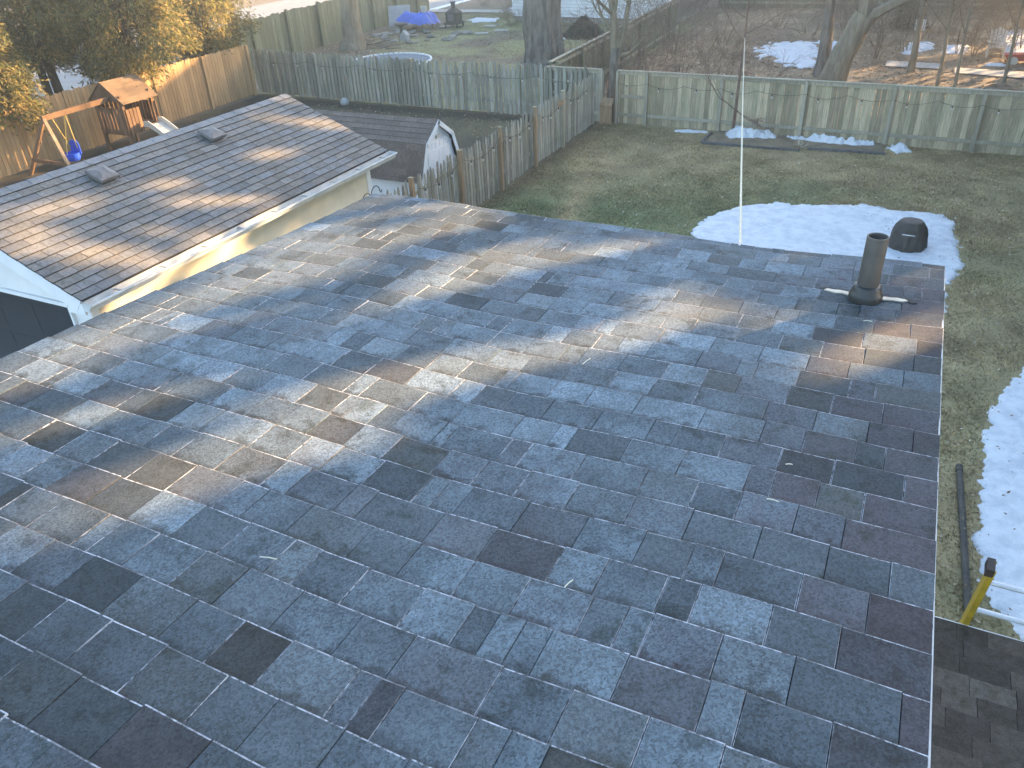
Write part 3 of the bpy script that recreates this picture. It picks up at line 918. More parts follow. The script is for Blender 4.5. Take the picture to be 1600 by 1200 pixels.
for fi, ((a, b), (c, d)) in enumerate(((gam[0], gam[1]), (gam[1], gam[2]), (gam[3], gam[2]), (gam[4], gam[3]))):
    L = math.hypot(c-a, d-b); nn = max(2, int(round(L/0.143)))
    dirv = Vector((0, (c-a)/L, (d-b)/L))
    nor = Vector((0, -dirv.z, dirv.y)) if a < 0 else Vector((0, dirv.z, -dirv.y))
    for i in range(nn):
        s0 = i*L/nn; s1 = min(L, s0+L/nn+0.01)
        x = SX0-0.09
        lum = 0.085
        mb = MB()
        while x < SX1+0.085:
            wd = min(rng.choice([0.31, 0.31, 0.2]), SX1+0.09-x)
            tl = rng.uniform(0.085, 0.125)
            tnt = (tl*1.25, tl*0.98, tl*0.82, 0.10)
            o = Vector((0, SYC+a, b))
            def q(xx, s, h): return Vector((xx, 0, 0))+o+dirv*s+nor*h
            f = [q(x+0.002, s0, 0.011), q(x+wd-0.002, s0, 0.011), q(x+wd-0.002, s1, 0.002), q(x+0.002, s1, 0.002)]
            mb.face(f if a < 0 else f[::-1], 0, tnt, [(0, 1)]*4)
            f = [q(x+0.002, s0, -0.001), q(x+wd-0.002, s0, -0.001), q(x+wd-0.002, s0, 0.011), q(x+0.002, s0, 0.011)]
            mb.face(f if a < 0 else f[::-1], 1, tnt, [(0, 1)]*4)
            x += wd
        mb.build('shingle_course', [MT['shingle_brown'], MT['gap']], sroof)
mb = MB()
for (a, b), (c, d) in zip(gam[:-1], gam[1:]):
    n = Vector((0, -(d-b), (c-a))).normalized()
    p = [Vector((SX1+0.081, SYC+a, b)), Vector((SX1+0.081, SYC+c, d)), Vector((SX1+0.081, SYC+c, d))-n*0.10, Vector((SX1+0.081, SYC+a, b))-n*0.10]
    mb.prism(p, (0.018, 0, 0))
mb.build('front_trim', MT['shedwhite'], shed)
MB().box((SX1+0.012, SYC-0.07, 1.80), (SX1+0.05, SYC+0.09, 1.86)).build('gable_vent', MT['slide'], shed)
mb = MB(); mb.box((SX1+0.012, SYC-0.46, 0.08), (SX1+0.03, SYC-0.01, 1.55)); mb.box((SX1+0.012, SYC+0.01, 0.08), (SX1+0.03, SYC+0.46, 1.55))
mb.build('door', MT['shedwhite'], shed)
# ================================================================ fences
def picket_mesh(name, wd, th, h, style, mat):
    """one fence board standing on z = 0, width along x"""
    a = wd/2
    if style == 'gothic':
        out = [(-a, 0), (a, 0), (a, h-0.17), (a*0.62, h-0.145), (a*0.80, h-0.10), (a*0.55, h-0.045), (0, h), (-a*0.55, h-0.045), (-a*0.80, h-0.10), (-a*0.62, h-0.145), (-a, h-0.17)]
    elif style == 'dogear':
        out = [(-a, 0), (a, 0), (a, h-0.035), (a-0.03, h), (-a+0.03, h), (-a, h-0.035)]
    else:
        out = [(-a, 0), (a, 0), (a, h), (-a, h)]
    mb = MB()
    mb.prism([(x, -th/2, z) for x, z in out], (0, th, 0))
    return mb.mesh(name, mat)

def run(root, name, meshes, a, b, pitch, jit=0.006, tilt=0.01, zj=0.02, z=0.0, side=0.0, skip=None):
    """stand boards from a to b (xy); side shifts them off the fence line"""
    a, b = Vector((a[0], a[1], 0)), Vector((b[0], b[1], 0))
    d = (b-a); L = d.length; d.normalize()
    ang = math.atan2(d.y, d.x)
    nrm = Vector((-d.y, d.x, 0))
    n = int(L/pitch)
    for k in range(n+1):
        if skip and skip(k): continue
        p = a + d*(k*pitch+rng.uniform(-jit, jit)) + nrm*(side+rng.uniform(-0.002, 0.002))
        p.z = z + rng.uniform(-zj, zj)
        place(name, rng.choice(meshes), root, p, (rng.uniform(-tilt, tilt)*0.5, rng.uniform(-tilt, tilt), ang))

def part_bar(root, name, a, b, wd, ht, mat, up=(0, 0, 1)):
    a, b = Vector(a), Vector(b)
    return MB().bar(a, b, wd, ht, 0, None, up).build(name, mat, root, origin=a)

# cedar fence along the left side
f = thing('cedar_fence', 'new honey-coloured cedar privacy fence behind the garage and playset', 'fence', (-23.0, 16, 0))
ms = [picket_mesh('cedar_board', 0.129, 0.018, h, 'dogear', MT['cedar']) for h in (1.80, 1.81, 1.79)]
run(f, 'board', ms, (-23.0, 8.0), (-23.35, 24.6), 0.140, 0.001, 0.003, 0.008, 0.03)
for k in range(8):
    y = 8.2+k*2.32
    MB().box((-23.19-0.02*k, y, 0), (-23.10-0.02*k, y+0.09, 1.82)).build('post', MT['cedar'], f, origin=(-23.15, y, 0))
for z in (0.3, 0.95, 1.6):
    part_bar(f, 'rail', (-23.055, 8.0, z), (-23.405, 24.6, z), 0.04, 0.09, MT['cedar'])

# weathered picket fence at the back of the side yard
f = thing('picket_fence', 'grey weathered picket fence crossing behind the shed', 'fence', (-16, 24.5, 0))
ms = [picket_mesh('grey_picket', 0.118, 0.02, h, 'gothic', MT['greywood']) for h in (1.56, 1.60, 1.64, 1.58)]
run(f, 'picket', ms, (-23.25, 24.75), (-9.35, 24.30), 0.168, 0.012, 0.022, 0.03, 0.06)
ms2 = [picket_mesh('grey_picket_rear', 0.118, 0.02, h, 'gothic', MT['greywood']) for h in (1.55, 1.60)]
run(f, 'picket', ms2, (-23.17, 24.83), (-15.2, 24.55), 0.168, 0.014, 0.02, 0.03, 0.06)
for z in (0.42, 1.22):
    part_bar(f, 'rail', (-23.25, 24.795, z), (-16.2, 24.565, z), 0.035, 0.085, MT['greypost'])
    part_bar(f, 'rail', (-16.1, 24.56, z+0.02), (-9.35, 24.345, z-0.02), 0.035, 0.085, MT['greypost'])
for k in range(7):
    x = -22.6+k*2.15; y = 24.86-0.033*(x+23.25)
    MB().box((x, y, 0), (x+0.09, y+0.09, 1.60)).build('post', MT['greypost'], f, origin=(x, y, 0))

# picket fence running towards the camera between shed and lawn
f = thing('picket_fence', 'pale picket fence with brown posts dividing shed yard from lawn', 'fence', (-9.0, 17, 0))
ms = [picket_mesh('pale_picket', 0.088, 0.02, h, 'gothic', MT['greywood']) for h in (1.46, 1.50, 1.54, 1.48)]
run(f, 'picket', ms, (-8.92, 10.4), (-9.08, 24.05), 0.142, 0.010, 0.02, 0.025, 0.05)
for z in (0.40, 1.18):
    part_bar(f, 'rail', (-8.97, 10.4, z), (-9.13, 24.05, z), 0.035, 0.085, MT['greypost'])
for y in (11.05, 13.15, 15.2, 17.25, 19.35, 21.3):
    x = -8.895-0.0117*(y-10.4)
    po = MB().box((x, y, 0), (x+0.080, y+0.080, 1.60)).build('post', MT['newpost'] if y < 20.5 else MT['greypost'], f, origin=(x, y, 0))
    MB().box((x-0.008, y-0.008, 1.60), (x+0.088, y+0.088, 1.615)).build('post_cap', MT['tanwood'], po)
MB().box((-8.99, 21.0, 1.25), (-8.965, 21.45, 1.36)).build('gate_latch_board', MT['newpost'], f)

# board fence across the back of the lawn
FY = 24.42
def fence_panel(name, label, x0, x1, posts, mat, railmat, h=1.55, midrail=None, loc=None, group=None):
    f = thing(name, label, 'fence', ((x0+x1)/2, FY, 0), group)
    ms = [picket_mesh('fence_board', wd, 0.018, hh, 'flat', mat) for wd, hh in ((0.134, h), (0.128, h-0.02), (0.133, h-0.012))]
    run(f, 'board', ms, (x0, FY+0.03), (x1, FY+0.03-0.02*(x1-x0)), 0.1405, 0.002, 0.006, 0.012, 0.03)
    for px_ in posts:
        y = FY-0.02*(px_-x0)
        MB().box((px_-0.045, y-0.075, 0), (px_+0.045, y-0.012, h+0.03)).build('post', railmat, f, origin=(px_, y, 0))
    ps = sorted(set([x0]+list(posts)+[x1]))
    for a, b in zip(ps[:-1], ps[1:]):
        if b-a < 0.12: continue
        ya, yb = FY-0.02*(a-x0), FY-0.02*(b-x0)
        for z, hh in [(h-0.01, 0.10), (0.30, 0.09)] + ([(midrail, 0.09)] if midrail and b < -7 else []):
            part_bar(f, 'rail', (a+0.046, ya-0.003, z), (b-0.046, yb-0.003, z), 0.036, hh, railmat)
        part_bar(f, 'cap_rail', (a, ya-0.01, h+0.055), (b-0.004, yb-0.01, h+0.055), 0.11, 0.03, railmat)
    return f
bf = fence_panel('board_fence', 'long tan weathered board fence across the back of the lawn', -8.44, 6.5, (-8.44, -7.50, -5.22, -2.87, -0.60, 1.53, 3.8, 6.1), MT['tanwood'], MT['greypost'], 1.55, 0.85)
gp_ = fence_panel('gate_panel', 'short grey board fence panel left of the trunk gap', -10.9, -8.92, (-10.85, -8.94), MT['greywood'], MT['greypost'], 1.56, 0.85)

# wooden filler in the gap at the trunk foot
f = thing('wooden_box', 'brown board filler standing in the fence gap below the small tree', 'box', (-8.70, 24.15, 0))
for k in range(3):
    x = -8.89+k*0.128
    MB().box((x, 24.12, 0.03), (x+0.123, 24.14, 0.60)).build('board', MT['newpost'], f, origin=(x, 24.1, 0))
for k in range(3):
    x = -8.89+k*0.128
    m = MB(); m.prism([(x, 24.09, 0.60), (x, 24.11, 0.615), (x, 24.28, 0.80), (x, 24.27, 0.775)], (0.123, 0, 0)); m.build('lid_board', MT['newpost'], f)
MB().box((-8.92, 24.09, 0.02), (-8.49, 24.12, 0.09)).build('batten', MT['newpost'], f)

# neighbour fences
f = thing('side_fence', 'greenish weathered board fence running away beyond the gate panel', 'fence', (-11.1, 31, 0))
ms = [picket_mesh('green_board', 0.14, 0.02, h, 'flat', MT['greenwood']) for h in (1.60, 1.58, 1.62)]
run(f, 'board', ms, (-10.95, 25.0), (-11.40, 41.5), 0.145, 0.004, 0.006, 0.01, 0.03)
for z in (0.3, 1.5): part_bar(f, 'rail', (-10.90, 25.0, z), (-11.35, 41.5, z), 0.04, 0.09, MT['greypost'])
part_bar(f, 'cap_rail', (-10.95, 25.0, 1.645), (-11.40, 41.5, 1.645), 0.12, 0.03, MT['greypost'])
for k in range(7): MB().box((-10.95-0.065*k-0.05, 25.3+k*2.4, 0), (-10.95-0.065*k+0.12, 25.39+k*2.4, 1.62)).build('post', MT['greenwood'], f, origin=(-10.95-.065*k, 25.3+k*2.4, 0))
f = thing('far_fence', 'tall mossy board fence beside the neighbouring lawn at upper left', 'fence', (-27.6, 38, 0))
ms = [picket_mesh('mossy_board', 0.16, 0.02, h, 'flat', MT['greenwood']) for h in (1.98, 2.0, 1.95)]
run(f, 'board', ms, (-26.9, 26.0), (-29.0, 47.2), 0.166, 0.006, 0.008, 0.03, 0.0)
for z in (0.4, 1.6): part_bar(f, 'rail', (-26.95, 26.0, z), (-29.05, 47.2, z), 0.04, 0.09, MT['greenwood'])
for k in range(8): MB().box((-26.88-0.27*k, 26.3+k*2.72, 0), (-26.77-0.27*k, 26.41+k*2.72, 2.08)).build('post', MT['greenwood'], f, origin=(-26.88-.27*k, 26.3+k*2.72, 0))
f = thing('rear_fence', 'low pale board fence at the very back behind the brush', 'fence', (-5, 51, 0))
ms = [picket_mesh('rear_board', 0.24, 0.02, h, 'flat', MT['greenwood']) for h in (1.7, 1.72)]
run(f, 'board', ms, (-11.5, 51.0), (7.0, 51.8), 0.245, 0.004, 0.006, 0.02, 0.0)
for z in (0.3, 1.45): part_bar(f, 'rail', (-11.5, 50.96, z), (7.0, 51.76, z), 0.04, 0.12, MT['greypost'])

# ================================================================ string lights
def string_lights(label, pts, bulbs, group):
    s = thing('string_lights', label, 'lights', pts[0], group)
    MB().tube(pts, 0.0055, 5).build('cable', MT['blackplastic'], s)
    for p in bulbs:
        p = Vector(p)
        so_ = MB().lathe(p, [(0.0, -0.045), (0.016, -0.045), (0.018, -0.005), (0.008, 0.004), (0, 0.006)], 8).build('socket', MT['blackplastic'], s, origin=p)
        MB().lathe(p, [(0.0, -0.115), (0.016, -0.105), (0.028, -0.082), (0.024, -0.060), (0.013, -0.046)], 10).build('bulb', MT['glass'], so_, smooth=True)
pts, bl = [], []
hooks = [-8.44, -7.5, -6.3, -5.22, -4.2, -2.87, -1.75, -0.60, 0.5, 1.53, 2.7, 3.8, 5.0]
for a, b in zip(hooks[:-1], hooks[1:]):
    for k in range(6):
        t = k/6
        x = a+(b-a)*t
        pts.append((x, FY-0.10-0.02*(x+8.44), 1.27-0.10*4*t*(1-t)+0.02*math.sin(x*3)))
    for t in (0.33,):
        x = a+(b-a)*t; bl.append((x, FY-0.10-0.02*(x+8.44), 1.26-0.10*4*t*(1-t)+0.02*math.sin(x*3)))
string_lights('thin black bulb string looped along the tan board fence', pts, bl, 'string lights on the fences')
pts, bl = [], []
hooks = [12.2, 13.2, 15.25, 17.3, 19.4, 21.35, 23.6]
for a, b in zip(hooks[:-1], hooks[1:]):
    for k in range(8):
        t = k/8; y = a+(b-a)*t
        pts.append((-8.82-0.0117*(y-10.4), y, 1.40-0.22*4*t*(1-t)))
    for t in (0.22, 0.5, 0.78):
        y = a+(b-a)*t; bl.append((-8.82-0.0117*(y-10.4), y, 1.395-0.22*4*t*(1-t)))
string_lights('drooping black bulb string on the pale picket fence with brown posts', pts, bl, 'string lights on the fences')
pts, bl = [], []
for k in range(60):
    x = -22.9+k*0.235; t = (k % 10)/10
    pts.append((x, 24.62-0.033*(x+23.25)+0.0, 1.33-0.12*4*t*(1-t)))
    if k % 5 == 3: bl.append((x, 24.62-0.033*(x+23.25), 1.325-0.12*4*t*(1-t)))
string_lights('faint black bulb string along the grey picket fence behind the shed', pts, bl, 'string lights on the fences')

# ================================================================ snow
def in_poly(X, Y, P):
    ins = np.zeros(X.shape, bool)
    n = len(P)
    for i in range(n):
        x0, y0 = P[i]; x1, y1 = P[(i+1) % n]
        c = ((y0 > Y) != (y1 > Y)) & (X < (x1-x0)*(Y-y0)/(y1-y0+1e-12)+x0)
        ins ^= c
    return ins
SNOWS = []
def snow(label, P, hmax, res=0.06, rag=0.16, seed=1, zb=0.02, fade=0.3):
    xs = [p[0] for p in P]; ys = [p[1] for p in P]
    nx, ny = int((max(xs)-min(xs)+0.6)/res), int((max(ys)-min(ys)+0.6)/res)
    X, Y = np.meshgrid(np.linspace(min(xs)-0.3, max(xs)+0.3, nx+1), np.linspace(min(ys)-0.3, max(ys)+0.3, ny+1), indexing='ij')
    ins = in_poly(X, Y, P)
    D = np.full(X.shape, 9.0)
    for i in range(len(P)): D = np.minimum(D, seg_dist(X, Y, P[i], P[(i+1) % len(P)]))
    D = np.where(ins, D, -D)
    D = D + rag*(fbm(X*3.2, Y*3.2, seed, 4)-0.5)*2 - 0.03 + 0.20*(fbm(X*10, Y*10, seed+5, 4)-0.5)
    t = np.clip(D/fade, 0, 1)
    Z = zb + 0.012 + np.clip(D, -0.12, 0.05)*0.6 + hmax*(t*t*(3-2*t))*(0.65+0.7*fbm(X*1.6, Y*1.6, seed+3, 4)) + 0.016*(fbm(X*9, Y*9, seed+8, 3)-0.5)
    V = np.stack([X, Y, Z], -1).reshape(-1, 3)
    i, j = np.meshgrid(np.arange(nx), np.arange(ny), indexing='ij')
    keep = (np.maximum(np.maximum(D[:-1, :-1], D[1:, :-1]), np.maximum(D[:-1, 1:], D[1:, 1:])) > -0.10)
    a = (i*(ny+1)+j)[keep]; b = a+ny+1
    F = np.stack([a, b, b+1, a+1], -1)
    used, inv = np.unique(F, return_inverse=True)
    me = np_mesh('snow_patch', V[used], inv.reshape(F.shape), MT['snow'], None, True)
    o = bpy.data.objects.new('snow_patch', me); COL.objects.link(o)
    SNOWS.append((np.array(P), min(xs), max(xs), min(ys), max(ys)))
    return tag(o, label, 'snow', kind='structure')
snow('broad white snow patch round the covered grill on the lawn', [(-3.92,16.36),(-3.69,17.32),(-3.21,18.05),(-2.46,18.70),(-2.13,18.55),(-1.35,18.86),(-0.65,19.10),(-0.07,18.98),(1.05,19.09),(1.19,18.57),(1.29,17.43),(1.46,16.53),(1.35,15.82),(1.17,15.21),(1.16,14.06),(0.16,13.6),(-1.96,14.2),(-3.4,15.2)], 0.022, 0.032, 0.12, 3)
snow('bright snow patch at the right edge beside the dark drain pipe', [(2.9,13.4),(2.26,12.56),(1.99,11.95),(1.80,11.14),(1.68,10.27),(1.65,9.52),(1.63,8.73),(1.60,8.13),(1.63,7.61),(1.71,7.16),(2.02,6.70),(4.5,6.2),(5.2,9),(4.6,12.6)], 0.022, 0.028, 0.10, 9)
snow('snow mound round the foot of the young tree', [(-5.05,24.1),(-4.95,24.27),(-4.1,24.27),(-3.45,24.24),(-3.38,23.95),(-4.1,23.75),(-4.7,23.6)], 0.24, 0.03, 0.10, 13, fade=0.3)
snow('long low snow bank against the tan board fence', [(-3.25,24.22),(-2.18,24.25),(-1.27,24.22),(-0.75,24.2),(-0.78,24.0),(-1.33,23.78),(-2.13,23.85),(-3.01,24.0)], 0.17, 0.03, 0.10, 17, fade=0.22)
snow('small snow heap by a fence post, right of the long bank', [(-0.53,23.9),(-0.40,24.2),(-0.05,24.1),(0.11,23.7),(-0.26,23.5)], 0.17, 0.025, 0.09, 19, fade=0.22)
snow('thin snow strip at the fence foot left of the young tree', [(-6.52,24.0),(-6.15,24.26),(-5.49,24.24),(-5.42,23.98),(-6.25,23.8)], 0.04, 0.04, 0.08, 23)
snow('broken snow patch behind the fence left of the leaning tree', [(-6.85,37.6),(-6.28,39.6),(-4.68,40.6),(-3.82,35.0),(-4.51,34.5),(-5.45,35.4)], 0.03, 0.10, 0.9, 29)
snow('snow patch between the leaning tree and its neighbour trunk', [(-4.19,40.5),(-3.43,40.6),(-3.22,38.2),(-3.9,38.2)], 0.03, 0.10, 0.4, 31)
snow('flat snow slab beyond the path, right of the leaning tree', [(-1.01,38.0),(-0.8,40.7),(0.13,40.9),(0.17,39.5),(-0.6,38.1)], 0.06, 0.08, 0.25, 37)
snow('small flat snow square beyond the thin trunks', [(0.48,38.5),(0.57,40.4),(1.54,40.5),(1.34,38.5)], 0.06, 0.08, 0.25, 41)
snow('large snow field at the upper right corner behind the garden chair', [(2.77,38.4),(2.47,42.8),(3.09,44.4),(3.72,45.6),(9,46),(9,38.6)], 0.08, 0.12, 0.4, 43)
snow('ragged snow remnant near the red toy', [(2.0,36.3),(2.1,36.9),(2.73,37.0),(2.71,36.3)], 0.03, 0.06, 0.2, 47)
snow('oval snow patch on the neighbouring lawn beside the chiminea', [(-24.4,43.8),(-24.29,44.9),(-22.83,44.7),(-22.43,43.5),(-23.53,43.1)], 0.04, 0.10, 0.3, 53)
snow('small snow patch by the far concrete path', [(-24.2,48.6),(-23.9,49.4),(-22.9,49.4),(-22.8,48.7)], 0.06, 0.10, 0.3, 59)
snow('snow remnant beside the big trunk', [(-20.6,44.2),(-20.3,45.8),(-19.0,45.8),(-19.0,44.6)], 0.05, 0.10, 0.4, 61)
snow('small snow scrap by the dark spruce bush', [(-16.9,38.4),(-16.7,39.1),(-16.2,39.0),(-16.4,38.4)], 0.05, 0.06, 0.2, 67)

def off_snow(x, y):
    k = np.ones(x.shape, bool)
    for P, a, b, c, d in SNOWS:
        m = (x > a) & (x < b) & (y > c) & (y < d)
        if m.any():
            k[m] &= ~in_poly(x[m], y[m], [tuple(p) for p in P])
    return k

# ================================================================ grass blades and fallen leaves
def blades(name, n, x0, x1, y0, y1, fn, h, wdt, label, dens=None):
    x = nr.uniform(x0, x1, n); y = nr.uniform(y0, y1, n)
    k = off_snow(x+nr.normal(0, 0.07, n), y+nr.normal(0, 0.07, n)) | (nr.random(n) < 0.02)
    if dens is not None: k &= nr.random(n) < dens(x, y)
    x, y = x[k], y[k]; n = len(x)
    a = nr.uniform(0, 2*math.pi, n); hh = h*nr.uniform(0.5, 1.3, n)*(0.5+fbm(x*1.7, y*1.7, 91, 3)); lean = nr.normal(0, 0.9, (n, 2))*hh[:, None]
    w2 = wdt*nr.uniform(0.6, 1.4, n)
    base = np.stack([x, y, np.full(n, 0.025)], -1)
    dx = np.stack([np.cos(a)*w2, np.sin(a)*w2, np.zeros(n)], -1)
    tip = base + np.stack([lean[:, 0], lean[:, 1], hh], -1)
    V = np.concatenate([base-dx, base+dx, tip], 0)
    i = np.arange(n); F = np.stack([i, i+n, i+2*n], -1)
    t = fn(x, y)*nr.uniform(0.75, 1.7, (n, 1))
    dry = nr.random(n) < 0.38
    t[dry] = np.array([0.34, 0.27, 0.15])*nr.uniform(0.5, 1.3, (dry.sum(), 1))
    t = np.hstack([t, np.ones((n, 1))])
    o = bpy.data.objects.new(name, np_mesh(name, V, F, MT['grass'], t)); COL.objects.link(o)
    return tag(o, label, 'grass', kind='stuff')
blades('grass', 300000, -8.9, 4.2, 4.6, 24.2, lawn_tint, 0.036, 0.011, 'short patchy winter grass on the back lawn')
blades('grass', 26000, -22.6, -9.3, 12.5, 24.0, side_tint, 0.04, 0.010, 'sparse grass in the muddy shed yard', lambda x, y: np.clip((fbm(x*0.8, y*0.8, 21, 4)-0.35)*3, 0.05, 1))
blades('grass', 70000, -27.5, -11.2, 26.5, 47, back_tint, 0.045, 0.013, 'short grass of the neighbouring lawn')

def leaves(name, n, x0, x1, y0, y1, size, label, cols, z=0.035, dens=None, nosnow=False):
    x = nr.uniform(x0, x1, n); y = nr.uniform(y0, y1, n)
    if dens is not None:
        k = nr.random(n) < dens(x, y); x, y = x[k], y[k]
    if nosnow:
        k = off_snow(x, y); x, y = x[k], y[k]
    n = len(x)
    a = nr.uniform(0, 2*math.pi, n); s = size*nr.uniform(0.5, 1.3, n)
    u = np.stack([np.cos(a), np.sin(a), nr.uniform(-.5, .5, n)], -1)*s[:, None]
    v = np.stack([-np.sin(a), np.cos(a), nr.uniform(-.5, .5, n)], -1)*s[:, None]*0.6
    c = np.stack([x, y, z+nr.uniform(0, 0.025, n)], -1)
    V = np.concatenate([c-u, c-v, c+u, c+v], 0)
    i = np.arange(n); F = np.stack([i, i+n, i+2*n, i+3*n], -1)
    t = np.array(cols)[nr.integers(0, len(cols), n)]*nr.uniform(0.7, 1.3, (n, 1))
    t = np.hstack([t, np.ones((n, 1))])
    o = bpy.data.objects.new(name, np_mesh(name, V, F, MT['leaf'], t)); COL.objects.link(o)
    return tag(o, label, 'leaves', kind='stuff')
BR = [(0.26, 0.17, 0.10), (0.33, 0.24, 0.15), (0.19, 0.12, 0.07), (0.42, 0.33, 0.22)]
leaves('fallen_leaves', 3200, -8.8, 4, 5, 24.2, 0.026, 'pale fallen leaves scattered over the back lawn', [(0.50, 0.42, 0.30), (0.36, 0.27, 0.17), (0.55, 0.50, 0.40)], 0.045, nosnow=True)
leaves('fallen_leaves', 15000, -10.8, 6, 24.8, 42, 0.065, 'brown leaf litter beyond the tan board fence', BR, 0.04, lambda x, y: np.clip(0.25+fbm(x*0.7, y*0.7, 5, 3), 0, 1), True)
leaves('fallen_leaves', 3500, -27, -20, 33, 42, 0.06, 'brown leaf litter in the stony bed by the mossy fence', BR, 0.04, lambda x, y: np.clip((-22.4-x)/3, 0, 1))
leaves('fallen_leaves', 900, -22.5, -9.4, 21.5, 24.4, 0.04, 'leaf scraps along the foot of the grey picket fence', BR, 0.04)
leaves('fallen_leaves', 900, -0.5, 4.2, 6.5, 19, 0.022, 'small dark leaves lying on the snow patches', [(0.16, 0.11, 0.07), (0.24, 0.17, 0.11)], 0.11)

# ================================================================ planting bed edge
f = thing('bed_edging', 'black landscape timbers edging the planting bed below the fence', 'edging', (-3, 23.0, 0))
for a, b in (((-5.30, 22.86), (-2.62, 22.90)), ((-2.45, 23.12), (-0.50, 23.28)), ((-5.34, 22.92), (-5.32, 24.0))):
    part_bar(f, 'timber', (a[0], a[1], 0.07), (b[0], b[1], 0.05), 0.06, 0.08, MT['timber'])
sheet('planting_bed', [(-5.28, 22.93), (-0.55, 23.30), (-0.55, 24.33), (-5.28, 24.33)], 0.055, MT['bedsoil'], 'brown soil of the planting bed below the fence')
# ================================================================ trees
def wander(p, d, L, n, r, bend, rise=0.0):
    pts = [Vector(p)]; d = Vector(d).normalized()
    for k in range(n):
        d = (d + Vector((r.gauss(0, bend), r.gauss(0, bend), r.gauss(0, bend)+rise))).normalized()
        pts.append(pts[-1] + d*(L/n))
    return pts, d

def grow(mb, p, d, L, rad, depth, r, bend=0.18, rise=0.05, nchild=4, minr=0.004, spread=0.8, sides=(7, 5, 4, 3, 3)):
    n = 5 if depth > 0 else 4
    pts, dl = wander(p, d, L, n, r, bend, rise)
    rr = [max(minr, rad*(1-0.75*k/n)) for k in range(n+1)]
    mb.tube(pts, rr, sides[min(len(sides)-1, max(0, 4-depth))], cap=False)
    if depth <= 0: return
    for c in range(nchild):
        t = r.uniform(0.3, 1.0); k = min(n-1, int(t*n)); q = pts[k].lerp(pts[k+1], t*n-k)
        dd = (pts[k+1]-pts[k]).normalized()
        ax = Vector((r.gauss(0, 1), r.gauss(0, 1), r.gauss(0, 0.6)))
        ax = (ax - dd*ax.dot(dd)).normalized()
        nd = (dd + ax*r.uniform(0.5, 1.0)*spread).normalized()
        grow(mb, q, nd, L*r.uniform(0.45, 0.7), rr[k]*0.6, depth-1, r, bend, rise, nchild, minr, spread, sides)

def bare_tree(name, label, trunk, limbs, mat, tmat, seed, depth=3, nchild=4, cat='tree', sides=12, lumpy=0.0, minr=0.005, group=None):
    """trunk: [(point, radius)...]; limbs: [(point, direction, length, radius)...]"""
    r = random.Random(seed)
    base = trunk[0][0]
    t = thing(name, label, cat, base, group)
    mb = MB()
    pts = [Vector(p) for p, _ in trunk]; rad = [q for _, q in trunk]
    # refine the trunk so that it is not a straight pole
    P, Q = [], []
    for k in range(len(pts)-1):
        for s in range(4):
            u = s/4
            P.append(pts[k].lerp(pts[k+1], u) + Vector((r.gauss(0, 1), r.gauss(0, 1), 0))*rad[k]*0.05); Q.append(rad[k]*(1-u)+rad[k+1]*u)
    P.append(pts[-1]); Q.append(rad[-1])
    mb.tube(P, Q, sides, cap=False)
    if lumpy:
        vs_ = []
        for i, v in enumerate(mb.v):
            c = P[i//sides]; a = 2*math.pi*(i % sides)/sides
            k = 1 + lumpy*(0.5*math.sin(a*5+1.0)+0.5*math.sin(a*8+2+c.z*0.4)) + lumpy*0.4*r.uniform(-1, 1)
            vs_.append(tuple(c + (Vector(v)-c)*k))
        mb.v = vs_
    mb.build('trunk', tmat, t, smooth=True)
    mb = MB()
    for p, d, L, rd in limbs:
        grow(mb, p, d, L, rd, depth, r, nchild=nchild, minr=minr)
    mb.build('crown', mat, t)
    return t

# great trunk beyond the picket fence
bx, by = -14.0, 31.3
bare_tree('oak_tree', 'massive grey ridged trunk behind the picket fence', [((bx, by, -0.1), 1.0), ((bx, by, 0.5), 0.80), ((bx-0.02, by, 1.6), 0.72), ((bx+0.02, by, 4.0), 0.68), ((bx, by, 7.5), 0.55), ((bx+0.2, by, 11), 0.3)],
          [((bx+0.5, by, 2.9), (1, -.3, .5), 2.6, 0.07), ((bx-0.5, by, 3.4), (-1, -.4, .4), 2.2, 0.06), ((bx, by, 7), (1, .2, .6), 6, 0.22), ((bx, by, 8), (-1, .3, .7), 6, 0.2), ((bx, by, 9), (.2, 1, .8), 6, .2), ((bx, by, 10), (-.3, -.6, .9), 5, .16)],
          MT['twig'], MT['bark'], 3, 3, 4, sides=44, lumpy=0.13)
bx, by = -25.5, 34.2
bare_tree('maple_tree', 'brown trunk in front of the mossy fence at upper left', [((bx, by, -0.1), 0.75), ((bx, by, 0.4), 0.52), ((bx+0.0, by, 1.5), 0.44), ((bx-0.05, by, 4), 0.40), ((bx, by, 8), 0.25)],
          [((bx, by, 5), (1, .2, .7), 5, 0.16), ((bx, by, 6), (-1, -.3, .6), 5, 0.15), ((bx, by, 7.5), (.3, .8, 1), 5, .14)], MT['twig'], MT['bark_tan'], 5, 2, 4, sides=16, lumpy=0.06)
bx, by = -8.68, 24.62
bare_tree('garden_tree', 'slender forked grey tree growing through the fence gap', [((bx, by, -0.05), 0.21), ((bx-0.01, by, 0.7), 0.17), ((bx+0.06, by-0.03, 1.5), 0.155), ((bx+0.10, by-0.05, 2.25), 0.16)],
          [((bx+0.06, by-0.05, 2.15), (-.10, 0, 1), 2.6, 0.15), ((bx+0.16, by-0.05, 2.15), (.22, 0, 1), 2.6, 0.11), ((bx+0.10, by, 1.9), (.75, -.1, .35), 1.2, 0.07), ((bx-0.02, by-0.05, 2.7), (-.9, -.2, .45), 1.3, 0.06), ((bx, by, 3.4), (.4, .4, 1), 2.2, .07)],
          MT['bark_tan'], MT['bark'], 8, 3, 4, sides=12, lumpy=0.07)
bx, by = -2.95, 31.6
